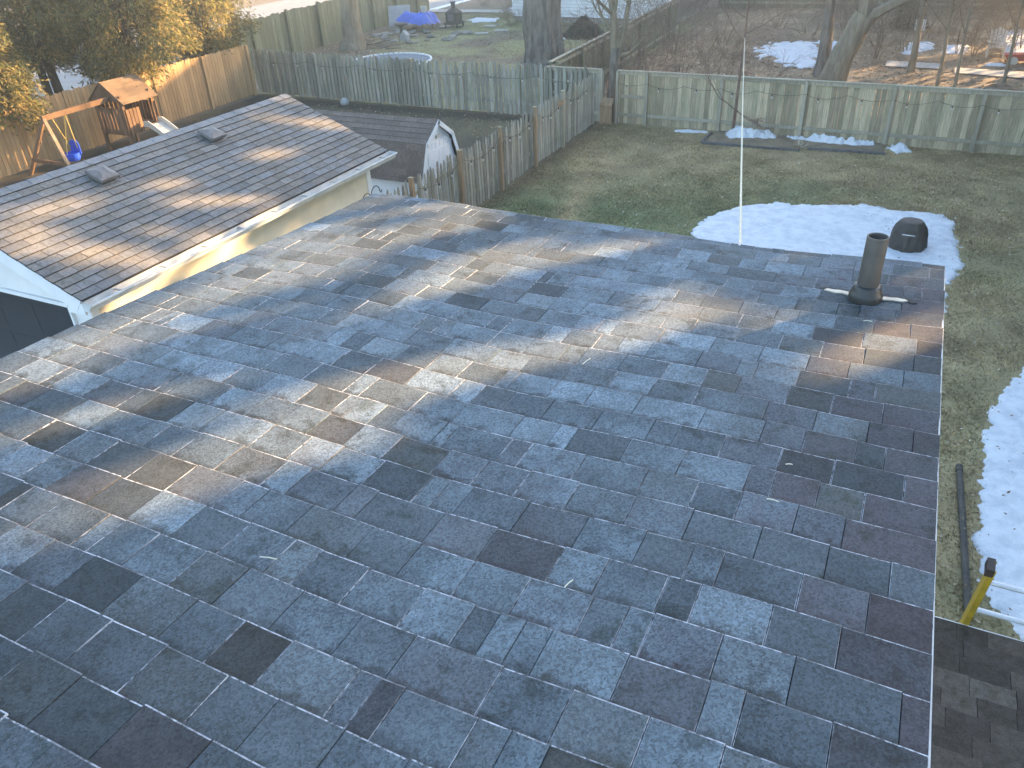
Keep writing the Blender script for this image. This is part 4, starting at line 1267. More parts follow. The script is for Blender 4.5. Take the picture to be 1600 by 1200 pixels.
bare_tree('leaning_tree', 'pale smooth tree leaning right behind the tan board fence', [((bx, by, -0.1), 0.50), ((bx+0.22, by, 0.9), 0.40), ((bx+0.55, by, 1.8), 0.37), ((bx+0.80, by, 2.4), 0.36)],
          [((bx+0.72, by, 2.3), (.12, 0, 1), 4.5, 0.26), ((bx+0.90, by, 2.25), (.85, -.1, .75), 4.2, 0.19), ((bx+1.6, by-.1, 3.0), (.5, -.5, .2), 1.8, 0.06), ((bx+1.0, by, 3.4), (-.4, -.4, .9), 2.5, 0.09)],
          MT['bark_tan'], MT['bark_tan'], 14, 3, 5, sides=16, lumpy=0.03)
bx, by = -3.45, 33.0
bare_tree('ivy_tree', 'rough brown trunk just left of the leaning tree', [((bx, by, -0.1), 0.30), ((bx, by, 1.0), 0.22), ((bx-0.06, by, 2.2), 0.17), ((bx-0.12, by, 3.6), 0.13)],
          [((bx-0.1, by, 2.6), (-.8, 0, .7), 2.2, .06), ((bx-0.1, by, 3.4), (.3, -.2, 1), 2.6, .10), ((bx-.1, by, 3.0), (-.4, -.5, .8), 2, .06)], MT['twig'], MT['bark'], 21, 3, 4, sides=12, lumpy=0.12)
for k, (bx, by, rr, sd, lab) in enumerate([(0.50, 32.0, 0.055, 31, 'thin straight trunk beyond the fence, right of the leaning tree'), (1.02, 31.5, 0.045, 33, 'second thin trunk beyond the fence, right of the leaning tree'),
                                      (2.55, 33.2, 0.05, 35, 'slim sapling before the concrete path at the right edge'), (-0.45, 34.5, 0.11, 37, 'dark ivy-clad trunk behind the short slab path')]):
    bare_tree('sapling_tree', lab, [((bx, by, -0.05), rr*1.3), ((bx-0.03, by, 1.2), rr), ((bx-0.10, by, 2.6), rr*0.8), ((bx-0.12, by, 4.2), rr*0.5)],
              [((bx-0.05, by, 1.8), (-.6, -.2, .8), 1.6, rr*.4), ((bx-.08, by, 2.4), (.7, .1, .7), 1.6, rr*.4), ((bx-.1, by, 3.2), (-.2, -.5, 1), 2, rr*.4), ((bx-.1, by, 2.9), (.1, .5, .8), 2, rr*.4)], MT['twig'], MT['bark_tan'], sd, 3, 4, sides=8)
bx, by = -4.70, 23.95
bare_tree('young_tree', 'slender young tree rising from the snow mound at the fence', [((bx, by, 0.0), 0.050), ((bx+0.02, by-0.01, 0.9), 0.042), ((bx+0.04, by-0.02, 1.8), 0.036), ((bx+0.07, by-0.05, 3.0), 0.028), ((bx+0.08, by-0.1, 4.2), 0.02)],
          [((bx+0.03, by, 0.75), (-.75, -.15, .75), 1.7, 0.022), ((bx+0.03, by, 0.75), (.62, 0, -.5), 0.9, 0.018), ((bx+0.03, by, .8), (.40, .05, -.75), 0.75, 0.015), ((bx+0.05, by, 2.6), (-.7, -.2, .5), 1.8, 0.016), ((bx+0.06, by, 2.8), (.8, -.3, .4), 1.6, 0.016), ((bx+.07, by, 3.2), (-.5, -.5, .6), 1.8, .016), ((bx+.07, by, 3.4), (.5, -.5, .5), 1.6, .016)],
          MT['twig_red'], MT['twig_red'], 41, 2, 5, sides=8, minr=0.004)

# brush behind the board fence
def shrub(name, label, c, h, rad, stems, seed, mat, nchild=5, depth=2, thick=0.014, group=None):
    r = random.Random(seed)
    t = thing(name, label, 'shrub', (c[0], c[1], 0.02), group)
    mb = MB()
    for k in range(stems):
        a = r.uniform(0, 2*math.pi); q = r.uniform(0, 0.25)*rad
        d = Vector((math.cos(a)*r.uniform(0.1, 0.9)*rad/h, math.sin(a)*r.uniform(0.1, 0.9)*rad/h, 1))
        grow(mb, (c[0]+math.cos(a)*q, c[1]+math.sin(a)*q, 0.0), d, h*r.uniform(0.7, 1.15), thick*r.uniform(0.6, 1.2), depth, r, 0.22, -0.02, nchild, 0.0045, 0.9, (4, 4, 3, 3, 3))
    mb.build('branches', mat, t)
    return t
k = 0
brush_at = ['next to the diagonal fence', 'close behind the gate panel corner', 'in front of the side fence', 'behind the tan fence near its left end', 'two steps right of the side fence', 'behind the young tree',
            'beyond the snow strip', 'before the broken snow patch', 'left of the rough brown trunk', 'at the far side fence end', 'in the middle of the thicket', 'deep behind the thicket', 'before the rear fence', 'under the rear fence middle']
BRUSH = [(-10.2, 27.2, 2.1, 1.0), (-9.7, 29.5, 2.3, 1.2), (-10.3, 32.2, 2.6, 1.3), (-8.6, 27.6, 1.7, 1.0), (-8.4, 31.5, 2.2, 1.3), (-6.6, 29.6, 1.6, 1.1),
         (-5.0, 28.6, 1.1, 0.8), (-7.4, 35.5, 2.0, 1.4), (-5.2, 42.0, 2.2, 1.4), (-10.2, 36.5, 2.8, 1.4), (-8.6, 39.5, 2.6, 1.6), (-7.0, 44.0, 2.6, 1.6), (-4.2, 47.0, 2.4, 1.6), (-1.0, 48.0, 2.4, 1.6)]
for (x, y, h, rd), w_ in zip(BRUSH, brush_at):
    shrub('bare_shrub', 'twiggy leafless shrub '+w_, (x, y), h, rd, 15, 100+k, MT['twig'] if k % 3 else MT['twig_red'], 4, 2, 0.015, 'bare shrubs beyond the fence'); k += 1
for (x, y, h, rd), w_ in zip([(0.2, 43.5, 2.2, 1.3), (2.6, 40.2, 1.5, 0.7), (1.6, 38.2, 1.1, 0.5), (4.0, 47.5, 2.6, 1.6), (-1.9, 36.8, 1.6, 0.7), (2.6, 49.0, 2.5, 1.5)],
                             ['beside the white sign', 'behind the garden chair', 'in front of the small snow square', 'at the rear right corner', 'under the leaning tree', 'in front of the rear fence, right']):
    shrub('bare_shrub', 'loose tan leafless shrub '+w_, (x, y), h, rd, 11, 100+k, MT['twig'], 4, 2, 0.013, 'bare shrubs beyond the fence'); k += 1
for (x, y, h, rd), w_ in zip([(-20.9, 42.5, 1.0, 1.1), (-18.8, 42.0, 0.9, 1.0), (-24.5, 50.5, 1.8, 1.6), (-26.6, 50.0, 1.7, 1.5), (-20.5, 50.5, 1.9, 1.6)],
                             ['right of the oval snow patch', 'left of the great trunk', 'behind the far path', 'at the far end of the mossy fence', 'behind the far path, right']):
    shrub('dry_shrub', 'straw-brown dead perennial clump '+w_, (x, y), h, rd, 16, 100+k, MT['twig'], 4, 2, 0.012, 'dead shrubs on the neighbouring lawn'); k += 1
shrub('dry_shrub', 'small straw clump on the planting bed', (-2.7, 23.4), 0.25, 0.35, 9, 160, MT['cord'], 3, 1, 0.006)

for kk in range(20):
    x = -3.6+(kk % 7)*1.45+rng.uniform(-.4, .4); y = 39.0+(kk//7)*4.0+rng.uniform(-1.2, 1.2)
    shrub('bare_shrub', ('tall hazy leafless thicket shrub at upper right, %s row, %s from the left' % (('front', 'middle', 'rear')[kk//7], ('first', 'second', 'third', 'fourth', 'fifth', 'sixth', 'seventh')[kk % 7])), (x, y), rng.uniform(2.0, 3.2), 1.5, 10, 200+kk, MT['twig'] if kk % 2 else MT['bark_tan'], 4, 2, 0.017, 'thicket shrubs at upper right')
# dark spruce bush
def sprays(n, pts, dirs, ln, wd, cols, r, flat=0.25):
    """small fan-shaped sprays: two crossed leaf-sized quads each, oriented along dirs"""
    V, F, T = [], [], []
    P = pts; D = dirs/np.linalg.norm(dirs, axis=1, keepdims=True)
    a = r.normal(0, 1, (n, 3)); s = np.cross(D, a); s /= np.linalg.norm(s, axis=1, keepdims=True)+1e-9
    L = ln*r.uniform(0.6, 1.4, (n, 1)); W = wd*r.uniform(0.6, 1.4, (n, 1))
    p0 = P - s*W*0.25; p1 = P + D*L*0.55 - s*W; p2 = P + D*L + r.normal(0, .02, (n, 3)); p3 = P + D*L*0.5 + s*W
    V = np.concatenate([p0, p1, p2, p3], 0)
    i = np.arange(n); F = np.stack([i, i+n, i+2*n, i+3*n], -1)
    c = np.array(cols)[r.integers(0, len(cols), n)]*r.uniform(0.65, 1.35, (n, 1))
    return V, F, np.hstack([c, np.ones((n, 1))])

def arborvitae(label, c, H, rad, z0, trunks, seed, n=26000, group='arborvitae along the street', low=0.0):
    r = np.random.default_rng(seed); n = int(n*1.7)
    t = thing('arborvitae', label, 'tree', (c[0], c[1], 0.0), group)
    mb = MB()
    for (dx, dy, rr) in trunks:
        mb.tube([(c[0]+dx, c[1]+dy, -0.05), (c[0]+dx*0.9, c[1]+dy*0.9, 1.5), (c[0]+dx*0.6, c[1]+dy*0.7, 3.2), (c[0]+dx*.3, c[1]+dy*.3, H*0.9)], [rr*1.2, rr, rr*0.75, 0.02], 9, cap=False)
    mb.build('trunk', MT['bark_dark'], t, smooth=True)
    # branch tips: clumps of drooping sprays
    nb = int(n/190)
    zz = z0 + (H-z0)*r.random(nb)**1.15
    prof = rad*np.clip(1.08-((zz-z0)/(H-z0))**1.6, 0.05, 1)*np.clip(0.45+(zz-z0)/1.4, 0, 1)
    ang = r.uniform(0, 2*math.pi, nb)
    rr = prof*np.sqrt(r.uniform(0.16, 1.0, nb))*(0.85+0.35*np.sin(ang*3+seed)*0.6)
    cx = c[0]+np.cos(ang)*rr; cy = c[1]+np.sin(ang)*rr
    zz = zz - low*np.clip(rr/rad, 0, 1)*r.random(nb)
    idx = r.integers(0, nb, n)
    u = r.normal(0, 1, (n, 3))*np.array([0.17, 0.17, 0.24])
    P = np.stack([cx[idx], cy[idx], zz[idx]], -1)+u
    out = np.stack([np.cos(ang[idx]), np.sin(ang[idx]), np.zeros(n)], -1)
    D = out*0.7 + np.array([0, 0, -0.55]) + r.normal(0, 0.55, (n, 3))
    V, F, T = sprays(n, P, D, 0.17, 0.022, [(0.22, 0.19, 0.065), (0.13, 0.14, 0.05), (0.28, 0.22, 0.08), (0.09, 0.105, 0.04), (0.32, 0.24, 0.09)], r)
    P = np.asarray(P)
    o = bpy.data.objects.new('crown', np_mesh('crown', V-np.array([c[0], c[1], 0]), F, MT['foliage'], T)); COL.objects.link(o); o.parent = t
    # boughs
    mb = MB()
    for k in range(0, nb, 6):
        a = Vector((c[0], c[1], zz[k]+0.5)); b = Vector((cx[k], cy[k], zz[k]))
        mb.tube([a, a.lerp(b, 0.5)+Vector((0, 0, 0.12)), b], [0.03, 0.018, 0.006], 4, cap=False)
    mb.build('boughs', MT['bark_dark'], t)
arborvitae('golden arborvitae hanging over the fence at the left edge', (-24.5, 14.4), 7.0, 2.1, 1.6, [(0.05, 0.1, 0.14), (0.0, -0.35, 0.12)], 1, 26000, low=0.8)
arborvitae('twin-trunked arborvitae left of the gap showing the street', (-25.4, 17.4), 7.5, 2.1, 2.5, [(0.45, -0.25, 0.13), (0.50, 0.12, 0.15)], 2, 24000)
arborvitae('arborvitae drooping over the playset roof', (-24.1, 19.6), 7.5, 2.9, 2.0, [(-0.5, 0.6, 0.15), (-0.7, 1.1, 0.12)], 3, 36000, low=0.7)
arborvitae('dark green arborvitae at the far end of the cedar fence', (-24.9, 24.0), 7.5, 2.1, 1.5, [(0.1, -0.7, 0.15), (0.0, 0.4, 0.14)], 4, 26000, low=0.4)
arborvitae('arborvitae rearmost along the street, beyond the cedar fence corner', (-27.6, 22.0), 8.0, 1.8, 2.6, [(0.1, 0.0, 0.15)], 6, 22000)
arborvitae('arborvitae behind the left edge one, street side', (-27.2, 12.5), 8.0, 1.8, 2.4, [(0.1, 0.0, 0.15)], 7, 22000)

def spruce_bush(label, c, H, rad, seed, n, name='spruce_bush', cat='bush'):
    r = np.random.default_rng(seed)
    t = thing(name, label, cat, (c[0], c[1], 0))
    MB().tube([(c[0], c[1], -0.05), (c[0], c[1], H*0.95)], [0.06, 0.01], 6, cap=False).build('trunk', MT['bark_dark'], t)
    z = H*r.random(n)**1.3
    z = np.round(z/0.16)*0.16 + r.normal(0, 0.03, n)
    a = r.uniform(0, 2*math.pi, n); rr = rad*(1-z/H*0.95)*np.sqrt(r.random(n))
    P = np.stack([c[0]+np.cos(a)*rr, c[1]+np.sin(a)*rr, z+0.05-0.12*rr], -1)
    D = np.stack([np.cos(a), np.sin(a), r.uniform(-.3, .5, n)], -1)+r.normal(0, .3, (n, 3))
    V, F, T = sprays(n, P, D, 0.12, 0.02, [(0.030, 0.042, 0.032), (0.022, 0.032, 0.026), (0.045, 0.055, 0.042)], r)
    o = bpy.data.objects.new('crown', np_mesh('crown', V-np.array([c[0], c[1], 0]), F, MT['needle'], T)); COL.objects.link(o); o.parent = t
spruce_bush('low dark spruce bush before the white-sided building', (-15.6, 39.8), 0.85, 1.35, 3, 9000)
spruce_bush('greyish evergreen bush behind the white sign', (-1.1, 44.6), 2.0, 0.9, 5, 4000)

# ================================================================ building with white siding
f = thing('white_building', 'neighbouring building with white lap siding behind the great trunk', 'building', (-16, 46, 0))
mb = MB(); mb.box((-21.5, 44.0, 0.25), (-12.2, 52, 4.6)); wl = mb.build('wall', MT['vent_metal'], f)
for k in range(26):
    z = 0.30+k*0.165
    m = MB(); m.prism([(-21.55, 43.998, z), (-21.55, 43.935, z), (-21.55, 43.985, z+0.150), (-21.55, 43.998, z+0.150)], (9.4, 0, 0)); m.build('siding_board', MT['siding'], wl)
MB().box((-21.48, 44.03, 0), (-12.22, 51.9, 0.25)).build('foundation', MT['stone'], f)
m = MB(); m.prism([(-22, 43.5, 4.55), (-22, 52.5, 4.55), (-22, 48, 6.6)], (10.3, 0, 0)); m.build('roof', MT['felt'], f)

# ================================================================ playset
ps = thing('playset', 'brown wooden playset with A-frame swing beam and roofed tower at the cedar fence', 'playset', (-21.6, 16, 0))
BX = -21.55
part_bar(ps, 'swing_beam', (BX, 14.35, 1.62), (BX, 16.9, 1.66), 0.09, 0.14, MT['playwood'])
part_bar(ps, 'leg', (BX, 14.40, 1.60), (-22.55, 14.10, 0.0), 0.085, 0.085, MT['playwood'])
part_bar(ps, 'leg', (BX, 14.40, 1.60), (-20.55, 14.10, 0.0), 0.085, 0.085, MT['newpost'])
part_bar(ps, 'brace', (-22.28, 14.15, 0.47), (-20.85, 14.15, 0.47), 0.05, 0.10, MT['playwood'])
TX0, TX1, TY0, TY1 = -22.35, -21.25, 16.75, 17.85
for x, y in ((TX0, TY0), (TX1, TY0), (TX0, TY1), (TX1, TY1)):
    MB().box((x-0.045, y-0.045, 0), (x+0.045, y+0.045, 1.72)).build('post', MT['playwood'], ps, origin=(x, y, 0))
MB().box((TX0-0.05, TY0-0.05, 0.66), (TX1+0.05, TY1+0.05, 0.74)).build('deck', MT['playwood'], ps)
for k in range(8):
    x = TX0+0.02+k*0.15
    MB().box((x, TY0-0.075, 0.58), (x+0.125, TY0-0.052, 1.36)).build('slat', MT['playwood'], ps, origin=(x, TY0-.06, .6))
for k in range(4):
    y = TY0+0.02+k*0.13
    MB().box((TX1+0.052, y, 0.60), (TX1+0.075, y+0.11, 1.32)).build('slat', MT['playwood'], ps, origin=(TX1+.06, y, .6))
for k in range(8):
    y = TY0+0.05+k*0.15
    MB().box((TX0-0.075, y, 0.75), (TX0-0.052, y+0.12, 1.5)).build('slat', MT['playwood'], ps, origin=(TX0-.06, y, .7))
for k in range(8):
    x = TX0+0.02+k*0.15
    MB().box((x, TY1+0.052, 0.75), (x+0.12, TY1+0.075, 1.35)).build('slat', MT['playwood'], ps, origin=(x, TY1+.06, .7))
XM = (TX0+TX1)/2
for sg, nm in ((1, 'roof_panel'), (-1, 'roof_panel')):
    for k in range(5):
        a0, a1 = k/5, (k+1)/5-0.004
        p = []
        for a, h in ((a0, 0), (a1, 0), (a1, 0.022), (a0, 0.022)):
            p.append((XM+sg*(0.02+0.74*a), TY0-0.12, 2.08-0.58*a+h))
        m = MB(); m.prism(p if sg > 0 else p[::-1], (0, TY1-TY0+0.24, 0)); m.build('roof_board', MT['playroof'], ps)
for y in (TY0-0.10, TY1+0.06):
    m = MB(); m.prism([(XM-0.62, y, 1.57), (XM+0.62, y, 1.57), (XM+0.02, y, 2.06), (XM-0.02, y, 2.06)], (0, 0.03, 0)); m.build('gable_board', MT['playwood'], ps)
# slide
sl_ = MB()
path = [(-21.10, 0.76), (-20.9, 0.78), (-20.6, 0.62), (-20.2, 0.36), (-19.85, 0.16), (-19.5, 0.10)]
for (x0, z0), (x1, z1) in zip(path[:-1], path[1:]):
    for y0, y1, h0, h1 in ((17.25, 17.77, 0, 0),):
        sl_.prism([(x0, y0, z0), (x1, y0, z1), (x1, y0, z1-0.03), (x0, y0, z0-0.03)], (0, y1-y0, 0))
    for y in (17.21, 17.771):
        sl_.prism([(x0, y, z0+0.14), (x1, y, z1+0.14), (x1, y, z1-0.04), (x0, y, z0-0.04)], (0, 0.038, 0))
sl_.build('slide', MT['slide'], ps)
part_bar(ps, 'lower_brace', (TX1+0.05, TY0+0.3, 0.0), (TX1+0.5, TY0+0.3, 0.45), 0.05, 0.06, MT['playwood'])
tsw = thing('toddler_swing', 'blue plastic toddler swing hanging on yellow ropes', 'swing', (BX+0.05, 14.85, 0.35))
m = MB()
sx, sy, sz = BX+0.05, 14.85, 0.34
pr = [(0.02, 0.0), (0.13, 0.0), (0.165, 0.06), (0.17, 0.16), (0.155, 0.165), (0.15, 0.07), (0.12, 0.02), (0.02, 0.02)]
pr = [(a*1.3, b*1.3) for a, b in pr]
m.lathe((sx, sy, sz), pr, 16)
back = [(-0.16, 0.12), (-0.15, 0.34), (-0.09, 0.42), (0.09, 0.42), (0.15, 0.34), (0.16, 0.12)]
m.prism([(sx+a*1.3, sy+0.15+0.05*(b-0.12), sz+b*1.25) for a, b in back], (0, 0.025, 0))
m.build('seat', MT['blue'], tsw)
MB().box((sx-0.03, sy-0.19, sz+0.02), (sx+0.03, sy-0.16, sz+0.13)).build('front_post', MT['red'], tsw)
for (dx, dy, z, dy2) in ((-0.15, 0.13, 0.33, -0.22), (0.15, 0.13, 0.33, 0.22), (0.0, -0.17, 0.13, 0.22)):
    MB().tube([(sx+dx, sy+dy, sz+z), (BX, 14.85+dy2, 1.60)], 0.012, 6).build('rope', MT['rope'], tsw)

# ================================================================ things about the yards
gc = Vector((0.38, 16.75, 0.06))
gr = thing('covered_grill', 'small black-covered round grill standing on the snow', 'grill', gc)
m = MB()
prof = [(0.345, 0.0), (0.350, 0.04), (0.345, 0.12), (0.335, 0.22), (0.32, 0.32), (0.285, 0.43), (0.235, 0.52), (0.205, 0.552), (0.18, 0.560), (0.06, 0.552), (0.0, 0.553)]
m.lathe(gc, prof, 52)
rr_ = random.Random(4)
m.v = [tuple(gc + Vector(((p[0]-gc.x)*k, (p[1]-gc.y)*k, p[2]-gc.z))) for p in m.v for k in [1+(0.05*math.sin(7*math.atan2(p[1]-gc.y, p[0]-gc.x)+p[2]*4)+0.035*math.sin(13*math.atan2(p[1]-gc.y, p[0]-gc.x)-p[2]*7))*(1 if p[2] < 0.5 else 0.2)]]
m.build('cover', MT['cover'], gr, smooth=True)
m = MB()
for k in range(26):
    a = 2*math.pi*k/26; b = 2*math.pi*(k+1)/26
    m.bar(gc+Vector((0.292*math.cos(a), 0.292*math.sin(a), 0.425)), gc+Vector((0.292*math.cos(b), 0.292*math.sin(b), 0.425)), 0.012, 0.02)
m.build('drawstring', MT['cover'], gr)
MB().bar(gc+Vector((-0.13, -0.325, 0.37)), gc+Vector((0.10, -0.335, 0.37)), 0.006, 0.012).build('label_stripe', MT['white'], gr)
dp = thing('drain_pipe', 'long dark pipe lying on the grass left of the snow', 'pipe', (1.45, 8.2, 0.05))
m = MB()
N_ = 60
m.tube([(1.40+0.11*k/N_, 9.45-2.6*k/N_, 0.070) for k in range(N_+1)], [0.040 if k % 2 else 0.037 for k in range(N_+1)], 12)
m.build('tube', MT['darkpipe'], dp)
m = MB(); m.lathe((1.40, 9.46, 0.075), [(0.0, -0.02), (0.044, -0.02), (0.044, 0.10), (0, 0.10)], 12, M=Matrix.Rotation(R(90), 3, 'X')); m.build('coupling', MT['darkpipe'], dp)

# ladder leaning on the lower eave
ld = thing('ladder', 'yellow fibreglass extension ladder with aluminium rungs leaning on the lower eave', 'ladder', (1.07, 4.85, 0.03))
def lad(z): return LEAVE + 0.055 + (2.6-z)*0.25
lt_ = 3.20
for x in (0.885, 1.275):
    a, b = Vector((x, lad(0.03), 0.03)), Vector((x, lad(lt_), lt_))
    m = MB()
    m.bar(a, b, 0.006, 0.075, up=(0, 1, 0))
    s = 1 if x < 1 else -1
    for off in (-0.034, 0.034):
        o_ = Vector((s*0.014, off*0.97, off*0.24))
        m.bar(a+o_, b+o_, 0.030, 0.007, up=(0, 1, 0))
    rl = m.build('rail', MT['yellow'], ld)
    m = MB(); m.bar(b-(b-a).normalized()*0.055, b+(b-a).normalized()*0.012, 0.040, 0.084, up=(0, 1, 0)); m.build('end_cap', MT['rust'], rl)
    m = MB(); m.bar(a-(b-a).normalized()*0.02, a+(b-a).normalized()*0.08, 0.05, 0.09, up=(0, 1, 0)); m.build('foot', MT['blackplastic'], rl)
k = 0
z = lt_-0.155
while z > 0.2:
    MB().tube([(0.888, lad(z), z), (1.272, lad(z), z)], 0.0165, 10).build('rung', MT['alu'], ld, origin=(1.08, lad(z), z))
    z -= 0.296

# cord strung from the eave to the young tree
cl = thing('cord', 'pale cord strung from the roof eave to the young tree', 'cord', (-0.70, 4.11, 4.83))
p0, p1 = Vector((-0.70, 4.09, 4.825)), Vector((-4.62, 23.86, 2.72))
MB().tube([p0.lerp(p1, t)+Vector((0, 0, -0.10*4*t*(1-t))) for t in [i/16 for i in range(17)]], 0.0075, 6).build('line', MT['cord'], cl)
MB().tube([p0+Vector((0, -0.03, 0.0)), p0], 0.012, 6).build('eye_bolt', MT['galv'], cl)

# plant hanger by the garage corner
ph = thing('plant_hanger', 'black iron plant hooks and green pot at the garage corner', 'plant hanger', (-8.35, 11.1, 0))
m = MB(); m.tube([(-8.35, 11.1, 0), (-8.35, 11.1, 2.0)], 0.012, 6); m.build('stake', MT['iron'], ph)
for sg, zz in ((1, 2.0), (-1, 1.95), (1, 1.72), (-1, 1.70)):
    pts = [(-8.35, 11.1, zz-0.25)] + [(-8.35, 11.1+sg*(0.14-0.13*math.cos(a)), zz-0.02+0.12*math.sin(a)) for a in [math.pi*k/8 for k in range(9)]] + [(-8.35, 11.1+sg*0.30, zz-0.06), (-8.35, 11.1+sg*0.33, zz-0.02)]
    MB().tube(pts, 0.009, 6).build('hook', MT['iron'], ph)
MB().lathe((-8.35, 11.34, 1.52), [(0, 0), (0.09, 0), (0.13, 0.12), (0.14, 0.14), (0.12, 0.14), (0.08, 0.02)], 14).build('pot', MT['greenp'], ph)

rk = thing('boulder', 'pale round stone at the foot of the grey picket fence', 'stone', (-18.7, 24.05, 0.1))
m = MB(); m.lathe((-18.7, 24.05, 0.02), [(0, 0), (0.15, 0.01), (0.17, 0.10), (0.13, 0.20), (0.05, 0.25), (0, 0.255)], 10); m.build('rock', MT['paleboard'], rk, smooth=True)

# neighbour's things beyond the picket fence
tp = thing('trampoline', 'round blue-grey trampoline with white rim behind the picket fence', 'trampoline', (-20.9, 30.8, 0))
tc = Vector((-20.9, 30.5, 0.30)); TR = 1.75
m = MB(); m.lathe(tc, [(0, 0.0), (TR-0.05, 0.0)], 48); m.build('mat', MT['pad'], tp)
m = MB()
for k in range(48):
    a, b = 2*math.pi*k/48, 2*math.pi*(k+0.78)/48
    m.bar(tc+Vector((TR*math.cos(a), TR*math.sin(a), 0.02)), tc+Vector((TR*math.cos(b), TR*math.sin(b), 0.02)), 0.07, 0.07)
m.build('rim', MT['white'], tp)
for k in range(6):
    a = k*math.pi/3
    MB().tube([tc+Vector((TR*math.cos(a), TR*math.sin(a), 0)), (tc.x+TR*math.cos(a), tc.y+TR*math.sin(a), 0)], 0.025, 6).build('leg', MT['galv'], tp)

ch = thing('chiminea', 'dark rusty chiminea on the neighbouring lawn', 'chiminea', (-23.9, 41.4, 0))
c = Vector((-23.9, 41.4, 0))
m = MB(); m.box((c.x-0.42, c.y-0.42, 0.22), (c.x+0.42, c.y+0.42, 0.30)); m.build('base', MT['rust'], ch)
m = MB(); m.box((c.x-0.33, c.y-0.33, 0.30), (c.x+0.33, c.y+0.33, 0.78)); m.build('firebox', MT['rust'], ch)
m = MB(); m.box((c.x-0.2, c.y-0.345, 0.38), (c.x+0.16, c.y-0.331, 0.72)); m.build('mesh_door', MT['vent_metal'], ch)
m = MB(); m.raw([(c.x-.36, c.y-.36, .78), (c.x+.36, c.y-.36, .78), (c.x+.36, c.y+.36, .78), (c.x-.36, c.y+.36, .78), (c.x-.13, c.y-.13, .98), (c.x+.13, c.y-.13, .98), (c.x+.13, c.y+.13, .98), (c.x-.13, c.y+.13, .98)], [(0,1,5,4),(1,2,6,5),(2,3,7,6),(3,0,4,7),(4,5,6,7)]); m.build('hood', MT['rust'], ch)
m = MB(); m.lathe((c.x, c.y, .98), [(.12, 0), (.12, .28), (.16, .30), (.16, .33), (0, .34)], 12); m.build('chimney', MT['rust'], ch)
for dx in (-.36, .36):
    for dy in (-.36, .36): MB().box((c.x+dx-.03, c.y+dy-.03, 0), (c.x+dx+.03, c.y+dy+.03, .22)).build('leg', MT['rust'], ch)

tb = thing('tarp_heap', 'crumpled blue tarpaulin over a low table by the mossy fence', 'tarpaulin', (-25.4, 40.2, 0))
n = 18
X, Y = np.meshgrid(np.linspace(-26.5, -24.5, n), np.linspace(39.5, 41.0, n), indexing='ij')
Z = 0.52 + 0.5*fbm(X*1.8, Y*1.8, 7, 3) + 0.25*fbm(X*5, Y*5, 9, 2) - 0.75*np.clip(np.maximum(np.abs(X+25.5)/1.0, np.abs(Y-40.25)/0.75)-0.62, 0, 1)*1.4
V = np.stack([X, Y, Z], -1).reshape(-1, 3)-np.array([-25.4, 40.2, 0])
i, j = np.meshgrid(np.arange(n-1), np.arange(n-1), indexing='ij'); a = (i*n+j).ravel(); F = np.stack([a, a+n, a+n+1, a+1], -1)
o = bpy.data.objects.new('sheet', np_mesh('sheet', V, F, MT['tarp'])); COL.objects.link(o); o.parent = tb
MB().box((-26.2, 39.7, 0.45), (-24.8, 40.8, 0.52)).build('table_top', MT['greypost'], tb)
for x in (-26.1, -24.95):
    for y in (39.75, 40.7): MB().box((x, y, 0), (x+0.08, y+0.08, 0.45)).build('leg', MT['greypost'], tb)
bk = thing('white_bucket', 'small pinkish-white bucket on the blue tarpaulin', 'bucket', (-25.1, 40.3, 0.95)); MB().lathe((-25.1, 40.3, 0.9), [(0, 0), (.14, 0), (.18, .3), (.15, .3), (.1, .05)], 12).build('shell', MT['slide'], bk)
bd = thing('leaning_board', 'pale grey board leaning on the mossy fence', 'board', (-27.5, 42, 0))
m = MB(); m.prism([(-27.9, 40.9, 0.02), (-26.9, 41.6, 0.02), (-27.15, 42.1, 1.0), (-28.15, 41.4, 1.0)], (0.02, 0.02, 0.03)); m.build('panel', MT['paleboard'], bd)
bb = thing('bird_bath', 'dark bird bath in the stony bed beyond the trampoline', 'bird bath', (-25.1, 37.9, 0))
MB().lathe((-25.1, 37.9, 0), [(.22, 0), (.18, .06), (.09, .12), (.08, .5), (.16, .56), (.36, .62), (.38, .68), (.33, .68), (0, .62)], 16).build('basin', MT['rust'], bb, smooth=True)
bh = thing('bird_house', 'tiny pale gabled bird house on the ground by the stones', 'bird house', (-24.3, 36.9, 0))
m = MB(); m.prism([(-24.5, 36.8, 0), (-24.1, 36.8, 0), (-24.1, 36.8, .3), (-24.3, 36.8, .5), (-24.5, 36.8, .3)], (0, .3, 0)); m.build('body', MT['paleboard'], bh)
sr = random.Random(77)
rock_meshes = []
for k in range(4):
    m = MB(); n = 9
    prof = [(0, 0), (0.8, 0.02), (1.0, 0.25), (0.85, 0.5), (0.45, 0.66), (0, 0.7)]
    m.lathe((0, 0, 0), prof, n)
    m.v = [(p[0]*(1+sr.uniform(-.2, .2)), p[1]*(1+sr.uniform(-.2, .2)), p[2]*(1+sr.uniform(-.15, .15))) for p in m.v]
    rock_meshes.append(m.mesh('rock', MT['stone']))
for k in range(46):
    x = sr.uniform(-27.0, -21.8); y = 36.0+sr.uniform(0, 3.6)+max(0, (-24-x))*0.4
    if -25.6 < x < -24.6 and 37.4 < y < 38.4: continue
    s = sr.uniform(0.09, 0.24)
    o = place('garden_stone', sr.choice(rock_meshes), None, (x, y, 0.02), (0, 0, sr.uniform(0, 6)), (s*sr.uniform(.8, 1.5), s, s))
    tag(o, 'rough grey-brown stone in the bed between trampoline and mossy fence', 'stone', 'stones in the neighbouring bed')
